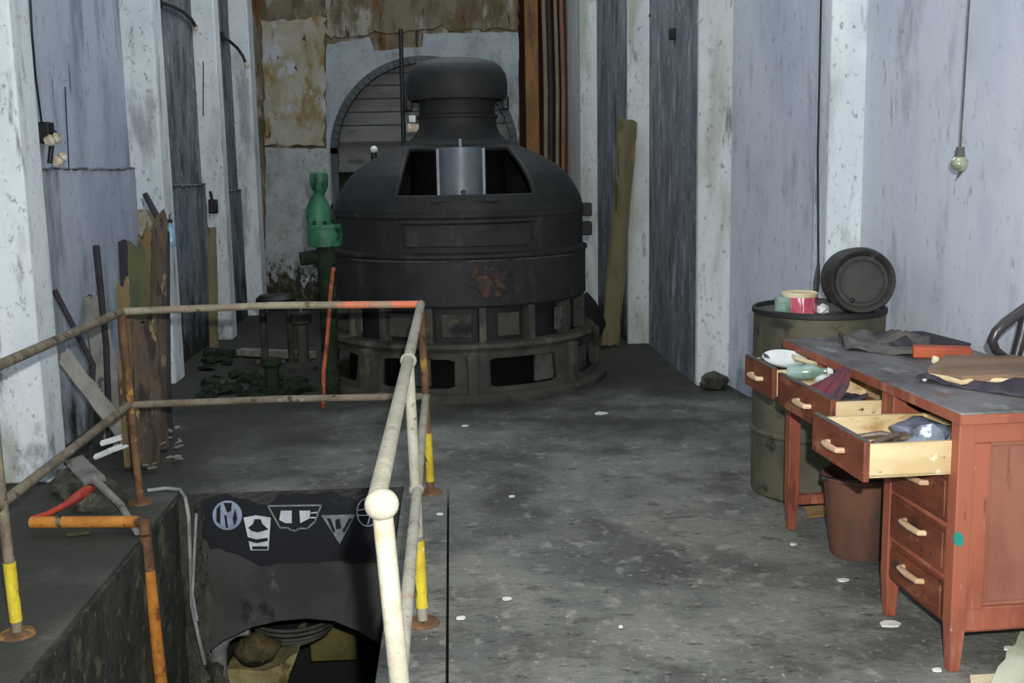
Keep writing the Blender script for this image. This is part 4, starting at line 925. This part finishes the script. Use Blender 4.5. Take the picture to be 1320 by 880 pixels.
# near end frame and inset panel
mb = MB(); dbox(mb, .012, .045, .045, DW - .055, DZ - .10, DZ - .031); dbox(mb, .012, .045, .045, DW - .055, .13, .205)
dbox(mb, .010, .045, .043, .10, .2, DZ - .1)
mb.build('end_frame', 'wood_red', desk, bevel=.004)
dbox(MB(), .026, .04, .09, DW - .055, .2, DZ - .095).build('end_panel', 'wood_panel', desk)
mb = MB(); dbox(mb, .018, .026, .10, DW - .055, DZ - .112, DZ - .10); dbox(mb, .018, .026, .10, DW - .055, .205, .217); dbox(mb, .018, .026, .10, .112, .217, DZ - .112)
mb.build('panel_moulding', 'handle', desk) if False else mb.build('panel_moulding', 'wood_panel', desk, bevel=.003)
dbox(MB(), .44, .455, .03, DW - .03, .13, DZ - .2).build('inner_side_panel', 'wood_red', desk)
dbox(MB(), .03, .455, DW - .04, DW - .025, .13, DZ - .03).build('back_panel', 'wood_red', desk)
dbox(MB(), .03, .455, .03, DW - .03, .12, .14).build('bottom_board', 'wood_red', desk)
dbox(MB(), .455, DL - .045, DW - .035, DW - .02, .5, DZ - .03).build('modesty_panel', 'wood_red', desk)
dbox(MB(), DL - .06, DL - .03, .04, DW - .05, .11, .15).build('stretcher', 'wood_red', desk)
dbox(MB(), .50, DL - .045, .02, DW - .03, DZ - .185, DZ - .17).build('drawer_runner_board', 'wood_red', desk)
mb = MB()
for u in (.505, 1.085): dbox(mb, u, u + .02, .0, DW - .04, DZ - .17, DZ - .03)
mb.build('drawer_divider', 'wood_red', desk)
# pedestal drawers
zr = [.62, .455, .29, .135]
for k in range(3):
    z1, z0 = zr[k] - .012, zr[k + 1] + .006
    dr = dbox(MB(), .06, .43, -.002 if k != 2 else .004, .03, z0, z1).build('drawer', 'wood_front', desk, bevel=.004)
    dbox(MB(), .075, .415, -.006, .0, z0 + .016, z1 - .016).build('drawer_field', 'wood_front', dr, bevel=.003)
    zc = (z0 + z1) / 2 + .02
    MB().tube([D(.18, -.004, zc), D(.185, -.024, zc), D(.245, -.028, zc), D(.305, -.024, zc), D(.31, -.004, zc)], [.009, .010, .011, .010, .009], 8).build('handle', 'handle', dr)
    dbox(MB(), .055, .435, .0, .03, zr[k] - .011, zr[k] + .004).build('drawer_rail', 'wood_red', desk, bevel=.003)
# pulled-out drawers
def open_drawer(u0, u1, out, zt, h, inn=.36, hu=None, fat=.02, skew=0):
    f = dbox(MB(), u0, u1, -out, -out + fat, zt - h, zt).build('drawer', 'wood_front', desk, bevel=.004)
    mb = MB()
    b = -out + inn
    dbox(mb, u0 + .012, u0 + .026, -out + fat, b, zt - h + .012, zt - .012); dbox(mb, u1 - .026, u1 - .012, -out + fat, b, zt - h + .012, zt - .012)
    dbox(mb, u0 + .012, u1 - .012, b - .012, b, zt - h + .012, zt - .012); dbox(mb, u0 + .012, u1 - .012, -out + fat, b, zt - h + .010, zt - h + .020)
    mb.build('drawer_box', 'wood_pale', f)
    dbox(MB(), u0, u1, -out + .0005, -out + fat - .0005, zt, zt + .0015).build('top_lip', 'dusty_plate', f)
    hu = hu or (u0 + u1) / 2; zc = zt - h * .5
    MB().tube([D(hu + .055, -out + .002, zc), D(hu + .05, -out - .02, zc), D(hu, -out - .024, zc), D(hu - .05, -out - .02, zc), D(hu - .055, -out + .002, zc)], [.009, .010, .011, .010, .009], 8).build('handle', 'handle', f)
    return f
ZN, ZM, ZL = .735, .745, .762
open_drawer(.035, .43, .285, ZN, .125, .40)
open_drawer(.565, 1.078, .165, ZM, .125, .36, hu=.80)
open_drawer(1.085, 1.415, .185, ZL, .125, .36)
# stickers
q = D(.045, .0, 0); sx = at(1236, 695, y=D(0, .02, 0).y)
p0 = D(.0035, .0, sx.z); 
mb = MB(); cw = (sx - DO).dot(Wd)
mb.prism([D(.0045, cw + .017 * math.cos(R(30 * k)), sx.z + .022 * math.sin(R(30 * k)) - .006 * math.cos(R(30 * k))) for k in range(12)], U * -.003)
mb.build('sticker', 'teal', desk, label='teal oval sticker')

# things in the drawers
def drz(z): return z
tg = MB()
rnd = random.Random(5)
def scrap_rod(u, w, z, L, a, seed, label):
    p = D(u, w, z); dv = (U * math.cos(a) + Wd * math.sin(a)) * L
    o = MB().tube([p, p + dv * .5 + Vector((0, 0, .015)), p + dv], [.009, .011, .007], 8).build('scrap_rod', 'scrap'); tag(o, label, 'metal rod', 'scrap rods in the nearest open drawer')
bz = ZN - .125 + .025
scrap_rod(.12, -.15, bz + .05, .2, .5, 1, 'bent scrap rod lying nearest the side of the front open drawer')
scrap_rod(.16, -.20, bz + .06, .2, 1.2, 2, 'scrap rod crossing the pile in the front open drawer')
scrap_rod(.24, -.12, bz + .05, .16, 2.4, 3, 'scrap rod furthest back on the pile in the front open drawer')
scrap_rod(.30, -.2, bz + .045, .17, 1.9, 4, 'short scrap rod at the far side of the front open drawer')
tag(MB().sheet((D(.07, -.25, bz), D(.22, -.25, bz), D(.22, -.14, bz), D(.07, -.14, bz)), amp=.05, freq=14, seed=3).build('dark_rag', 'cloth_dark'), 'dark rag under the scrap rods in the front open drawer', 'rag')
mb = MB(); mb.rock(D(.19, -.005, bz + .055), (.085, .11, .055), 14, .45, 3)
tag(mb.build('plastic_bag', 'plastic_bag'), 'shiny grey plastic bag in the front open drawer', 'bag')
mz = ZM - .125 + .022
A_, B_ = D(.60, -.12, ZM - .05), D(.80, -.12, ZM - .05)
# cloth from the desk top edge into the middle drawer
cl = MB(); n = 16; g = []
for L in (0, 1):
    gr = []
    for i in range(n + 1):
        row = []
        for j in range(n + 1):
            u = .62 + .34 * i / n; f = j / n
            half = .035 + .125 * f
            uu = .76 + (i / n - .5) * 2 * half + .0 * f
            w = -.025 - .10 * f ** 1.2 ; z = DZ - .005 - (.105) * f ** .8
            fold = .012 * math.sin(i * 1.1 + j * .3) * f
            row.append(cl.bm.verts.new(D(uu, w + fold - .004 * L, z + .003 * L + .01 * abs(mnoise.noise(Vector((i * .4, j * .4, 3)))))))
        gr.append(row)
    g.append(gr)
for L in (0, 1):
    for i in range(n):
        for j in range(n):
            q = (g[L][i][j], g[L][i + 1][j], g[L][i + 1][j + 1], g[L][i][j + 1]); cl.bm.faces.new(q if L else q[::-1])
bd = [(i, 0) for i in range(n)] + [(n, j) for j in range(n)] + [(n - i, n) for i in range(n)] + [(0, n - j) for j in range(n)]
for k in range(len(bd)):
    (a, b), (c, d_) = bd[k], bd[(k + 1) % len(bd)]; cl.bm.faces.new((g[0][a][b], g[0][c][d_], g[1][c][d_], g[1][a][b]))
tag(cl.build('draped_cloth', 'cloth_red'), 'dark red and grey cloth draped from the desk top into the middle drawer', 'cloth')
tag(MB().sheet((D(.60, -.12, mz + .068), D(.88, -.12, mz + .04), D(.88, -.01, mz + .06), D(.60, -.01, mz + .085)), nx=18, amp=.03, freq=10, seed=9).build('dark_cloth', 'cloth_dark'), 'dark grey cloth crumpled in the middle open drawer', 'cloth')
mb = MB(); dbox(mb, .90, 1.04, -.10, .02, mz, mz + .085)
tag(mb.build('pale_wood_block', 'wood_pale', bevel=.006), 'pale yellow wooden block in the middle open drawer', 'block')
lz = ZL - .125 + .022
pc = D(1.24, -.08, lz + .09)
tag(MB().lathe([(0, .0), (.05, 0), (.085, .022), (.088, .028), (.05, .008), (0, .008)], pc, 32, Matrix.Rotation(R(12), 3, 'X')).build('white_dish', 'white'), 'white dish tilted on top of the left open drawer', 'dish')
for k, (u, w, L, a, nm, lb, mt) in enumerate(((1.10 - .1, -.08, .13, 1.1, 'glass_bottle', 'greenish glass bottle lying across the two far drawers', 'glass_green'),)):
    bt = thing(nm, lb, 'bottle', D(u, w, mz + .09)); rot = Matrix.Rotation(a, 3, 'Z') @ Matrix.Rotation(R(84), 3, 'X')
    MB().lathe([(0, -.07), (.028, -.07), (.03, -.06), (.03, .03), (.012, .055), (.012, .085), (0, .085)], D(u, w, mz + .118), 20, rot).build('body', mt, bt)
    MB().lathe([(0, .08), (.015, .08), (.015, .1), (0, .1)], D(u, w, mz + .118), 14, rot).build('cap', 'white', bt)
tag(MB().tube([D(1.30, -.02, lz + .11), D(1.15, -.06, lz + .125), D(1.06, -.02, lz + .118)], .010, 8).build('wooden_stick', 'cream'), 'cream wooden stick lying over the left open drawer', 'stick')
tag(MB().sheet((D(1.13, -.17, lz + .01), D(1.38, -.17, lz + .01), D(1.38, .08, lz + .01), D(1.13, .08, lz + .01)), amp=.12, freq=10, seed=19).build('paper_scraps', 'rag_grey'), 'grey crumpled paper filling the left open drawer', 'paper')
tag(MB().rock(D(1.01, -.03, mz + .1), (.05, .06, .02), 4, .4).build('white_rag', 'white'), 'small white rag on the pale block in the middle drawer', 'rag')

# things on the desk top
z = DZ
tag(MB().sheet((at(1090, 452, z=z), at(1190, 462, z=z), at(1200, 440, z=z), at(1085, 436, z=z)), amp=.05, freq=9, seed=2).build('crumpled_rag', 'rag_grey'), 'grey crumpled rag at the far end of the desk top', 'rag')
tag(MB().sheet((at(1110, 440, z=z), at(1175, 455, z=z), at(1182, 448, z=z), at(1120, 433, z=z)), amp=.03, freq=14, seed=12).build('dark_strap', 'cloth_dark'), 'dark strap of cloth lying over the grey rag', 'cloth')
q = [at(1130, 431, z=z + .002), at(1190, 430, z=z + .002), at(1252, 446, z=z + .002), at(1190, 446, z=z + .002)]
tag(MB().prism(q, (0, 0, .012)).build('dark_board', 'timber_dark', bevel=.002), 'thin dark board at the back edge of the desk top', 'board')
a = at(1180, 462, z=z); b = at(1256, 464, z=z)
rotb = rotz(math.atan2(b.y - a.y, b.x - a.x))
tag(MB().box((a + b) / 2 + Vector((0, .03, .023)), ((b - a).length, .07, .042), rotb).build('red_block', 'brick_red', bevel=.006), 'orange-red block lying on the desk top', 'block')
p = at(1206, 468, z=z)
tag(MB().rock(p + Vector((0, 0, .012)), (.014, .012, .014), 3, .3).build('white_pebble', 'cream'), 'small cream pebble in front of the orange-red block', 'pebble')
bd_ = thing('torn_board', 'brown fibre board with a torn pale edge on the desk top', 'board', at(1280, 480, z=z))
q = [at(x, y, z=z + .018) for x, y in ((1196, 482), (1240, 492), (1300, 490), (1340, 496), (1345, 466), (1220, 464))]
MB().prism(q, (0, 0, .02)).build('sheet', 'board_brown', bd_)
e = [at(x, y, z=z + .019) for x, y in ((1198, 483), (1222, 488), (1240, 493), (1262, 489), (1300, 491), (1340, 497))]
MB().tube(e, [.006, .009, .008, .010, .008, .01], 8).build('torn_edge', 'torn_edge', bd_)
tag(MB().sheet((at(1186, 493, z=z), at(1330, 515, z=z), at(1335, 493, z=z), at(1200, 484, z=z)), amp=.035, freq=10, seed=5).build('dark_rag', 'cloth_dark'), 'dark crumpled rag along the near half of the desk top', 'rag')
p = at(1192, 491, z=z)
tag(MB().rock(p + Vector((0, 0, .008)), (.01, .01, .009), 6, .3).build('white_chip', 'white'), 'tiny white chip at the left tip of the dark crumpled rag', 'chip')
# bent black bracket at the right edge
br = thing('bent_bracket', 'glossy black bent tube bracket standing on the desk at the right edge', 'bracket', at(1300, 466, z=z))
yb = 3.75
a = [at(x, y, y=yb) for x, y in ((1345, 382), (1318, 400), (1296, 416), (1284, 428), (1279, 440), (1284, 452), (1298, 462), (1325, 470), (1350, 476))]
MB().tube(a, [.02, .02, .02, .019, .018, .016, .014, .012, .012], 12).build('tube', 'black_gloss', br)
b = [at(x, y, y=yb + .02) for x, y in ((1322, 408), (1318, 430), (1310, 458))]
MB().tube(b, [.022, .022, .02], 10).build('brace', 'black_gloss', br)

# ------------------------------------------------------------------ drum and what stands on it
dc = Vector((1.715, 4.98, 0))
dm = thing('oil_drum', 'olive black steel drum standing behind the far end of the desk', 'drum', dc)
pr = [(0, .0), (.285, 0), (.30, .012), (.30, .29), (.31, .30), (.31, .31), (.30, .32), (.30, .58), (.31, .59), (.31, .60), (.30, .61), (.30, .865)]
MB().lathe(pr, dc, 64).build('body', 'drum', dm)
MB().lathe([(.30, .86), (.308, .865), (.308, .885), (.298, .89), (.292, .885), (.29, .868)], dc, 64).build('rim', 'black_iron', dm)
MB().lathe([(.292, .868), (.0, .866)], dc, 64).build('lid', 'drum', dm)
# bucket lying on its side: its base faces the camera
bk = thing('dark_pail', 'dark battered pail lying on its side on top of the drum', 'pail', dc + Vector((.15, 0, .87)))
bcn = at(1107, 355, y=4.78); bcn.z = .876 + .150
dirn = Vector((-.18, -1, .06)).normalized()
rot = dirn.to_track_quat('Z', 'Y').to_matrix()
MB().lathe([(.0, .075), (.112, .075), (.125, .095), (.136, .10), (.143, .09), (.146, .06), (.150, .03), (.150, -.0), (.142, -.17), (.134, -.17), (.13, .05), (0, .055)], bcn, 56, rot).build('body', 'pail_dark', bk)
MB().tube([bcn + rot @ Vector((.095 * math.cos(t), .095 * math.sin(t), .082)) for t in [R(20 * k) for k in range(19)]], .004, 6).build('base_ridge', 'pail_dark', bk)
MB().ball(bcn + rot @ Vector((-.04, -.085, .078)), .012, 2).build('bung', 'black', bk)
tn = thing('paint_tin', 'red and white round tin on the drum lid', 'tin', at(1032, 390, y=4.83))
tc_ = at(1031, 388, y=4.86); tc_.z = .868
MB().lathe([(0, 0), (.075, 0), (.077, .01), (.077, .085), (0, .085)], tc_, 36).build('body', 'tin_red', tn)
MB().lathe([(.06, .084), (.08, .084), (.082, .1), (.074, .104), (.066, .096), (0, .096)], tc_, 36).build('lid', 'cream', tn)
gj = at(1010, 388, y=4.84)
tag(MB().lathe([(0, .868), (.04, .868), (.042, .88), (.04, .95), (.03, .955), (0, .955)], (gj.x, 4.84, 0), 24).build('glass_jar', 'glass_green'), 'small greenish glass jar left of the red tin on the drum', 'jar')
tag(MB().rock((at(1060, 388, y=4.84).x, 4.84, .89), (.03, .03, .022), 8, .4).build('crumpled_paper', 'white'), 'crumpled white paper between the red tin and the dark pail', 'paper')

# bucket under the desk
bc2 = Vector((1.60, 4.10, 0))
bu = thing('rust_bucket', 'rust-brown bucket standing on the floor under the desk', 'bucket', bc2)
MB().lathe([(0, .0), (.108, 0), (.112, .01), (.145, .315), (.152, .32), (.152, .33), (.145, .335), (.14, .325), (.106, .02), (0, .02)], bc2, 48).build('body', 'pail_rust', bu)
MB().tube(arc_pts(bc2 + Vector((0, 0, .325)), .15, R(180), R(360), 20, (1, 0, 0), (0, 1, -.12)), .004, 6).build('bail_handle', 'black', bu)
for sx in (-1, 1): MB().ball(bc2 + Vector((sx * .15, 0, .315)), .014, 2).build('handle_ear', 'pail_dark', bu)

# ------------------------------------------------------------------ litter on the floor
q = [at(x, y, z=.004) for x, y in ((1036, 655), (1066, 652), (1070, 664), (1042, 668))]
tag(MB().prism(q, (0, 0, .008)).build('cardboard_scrap', 'card'), 'brown cardboard scrap on the floor by the far desk leg', 'cardboard')
bits = [((653, 772), 'white paper scrap alone in the middle of the bare floor', 14), ((599, 549), 'white paper scrap on the dark floor in front of the generator', 10), ((1087, 748), 'white paper scrap on the floor below the rust-brown bucket', 16),
        ((567, 663), 'white paper scrap on the floor beside the far yellow railing post', 11), ((800, 808), 'white paper fleck on the open floor left of the desk', 8), ((1148, 805), 'larger torn white paper by the bottom of the desk drawers', 30),
        ((1300, 836), 'white paper scrap under the near end of the desk', 18), ((1208, 864), 'narrow white paper strip by the near desk foot', 16), ((1022, 702), 'white paper scrap on the floor in front of the far desk leg', 10),
        ((775, 533), 'pale paper strip on the dark floor right of the generator base', 22), ((660, 640), 'small pale paper fleck on the dark floor right of the railing', 9), ((594, 797), 'pale paper strip on the floor seam beside the railing base', 14)]
for k, ((px, py), lb, wpx) in enumerate(bits):
    p = at(px, py, z=.004); s_ = wpx / 2 * p.y / F; rnd = random.Random(k)
    a0 = rnd.uniform(-.4, .4)
    n = 7; q = []
    for i in range(n):
        an = 2 * math.pi * i / n; rr = s_ * rnd.uniform(.7, 1.1)
        q.append(Vector((p.x + rr * math.cos(an) , p.y + rr * math.sin(an) * .75, .003)))
    tag(MB().prism(q, (0, 0, .006)).build('paper_scrap', 'paper'), lb, 'paper', 'paper scraps on the floor')
q = [at(x, y, z=.0) for x, y in ((1283, 884), (1312, 834), (1350, 820), (1350, 900))]
tag(MB().plank(at(1306, 905, z=.01), at(1352, 822, z=.03), .16, .02, (0, 0, 1), 8, .02, 0, 5).build('pale_board', 'pale_board'), 'pale greenish board lying on the floor in the bottom right corner', 'board')
q = [at(x, y, z=.003) for x, y in ((1250, 872), (1288, 870), (1296, 884), (1252, 888))]
tag(MB().prism(q, (0, 0, .006)).build('paper_sheet', 'cream'), 'cream paper sheet on the floor under the near end of the desk', 'paper')

# ------------------------------------------------------------------ light
def light(kind, name, loc, energy, color, size=None, rot=None, sy=None):
    ld = bpy.data.lights.new(name, kind); ld.energy = energy; ld.color = color
    o = bpy.data.objects.new(name, ld); COL.objects.link(o); o.location = loc
    if kind == 'AREA':
        ld.size = size
        if sy: ld.shape = 'RECTANGLE'; ld.size_y = sy
    elif size is not None: ld.shadow_soft_size = size
    if rot: o.rotation_euler = rot
    return o
light('POINT', 'camera_flash', (.08, .0, 1.70), 700, (1.0, .985, .95), .02)
light('AREA', 'ambient_fill_near', (0.2, 3.0, 4.9), 40, (.86, .93, 1.0), 3.4, (0, 0, 0), 3.0)  # unseen area lamp added under the ceiling as bluish ambient fill
light('AREA', 'ambient_fill_far', (0, 9.0, 4.9), 95, (.86, .93, 1.0), 3.4, (0, 0, 0), 4.0)  # second added fill lamp, lifting the far end of the room
wd = bpy.data.worlds.new('world'); S.world = wd; wd.use_nodes = True
wd.node_tree.nodes['Background'].inputs[0].default_value = (.55, .65, .8, 1)
wd.node_tree.nodes['Background'].inputs[1].default_value = .25
vs_ = S.view_settings; vs_.view_transform = 'Standard'; vs_.look = 'None'; vs_.gamma = 1; vs_.use_curve_mapping = False
vs_.exposure = 0.0
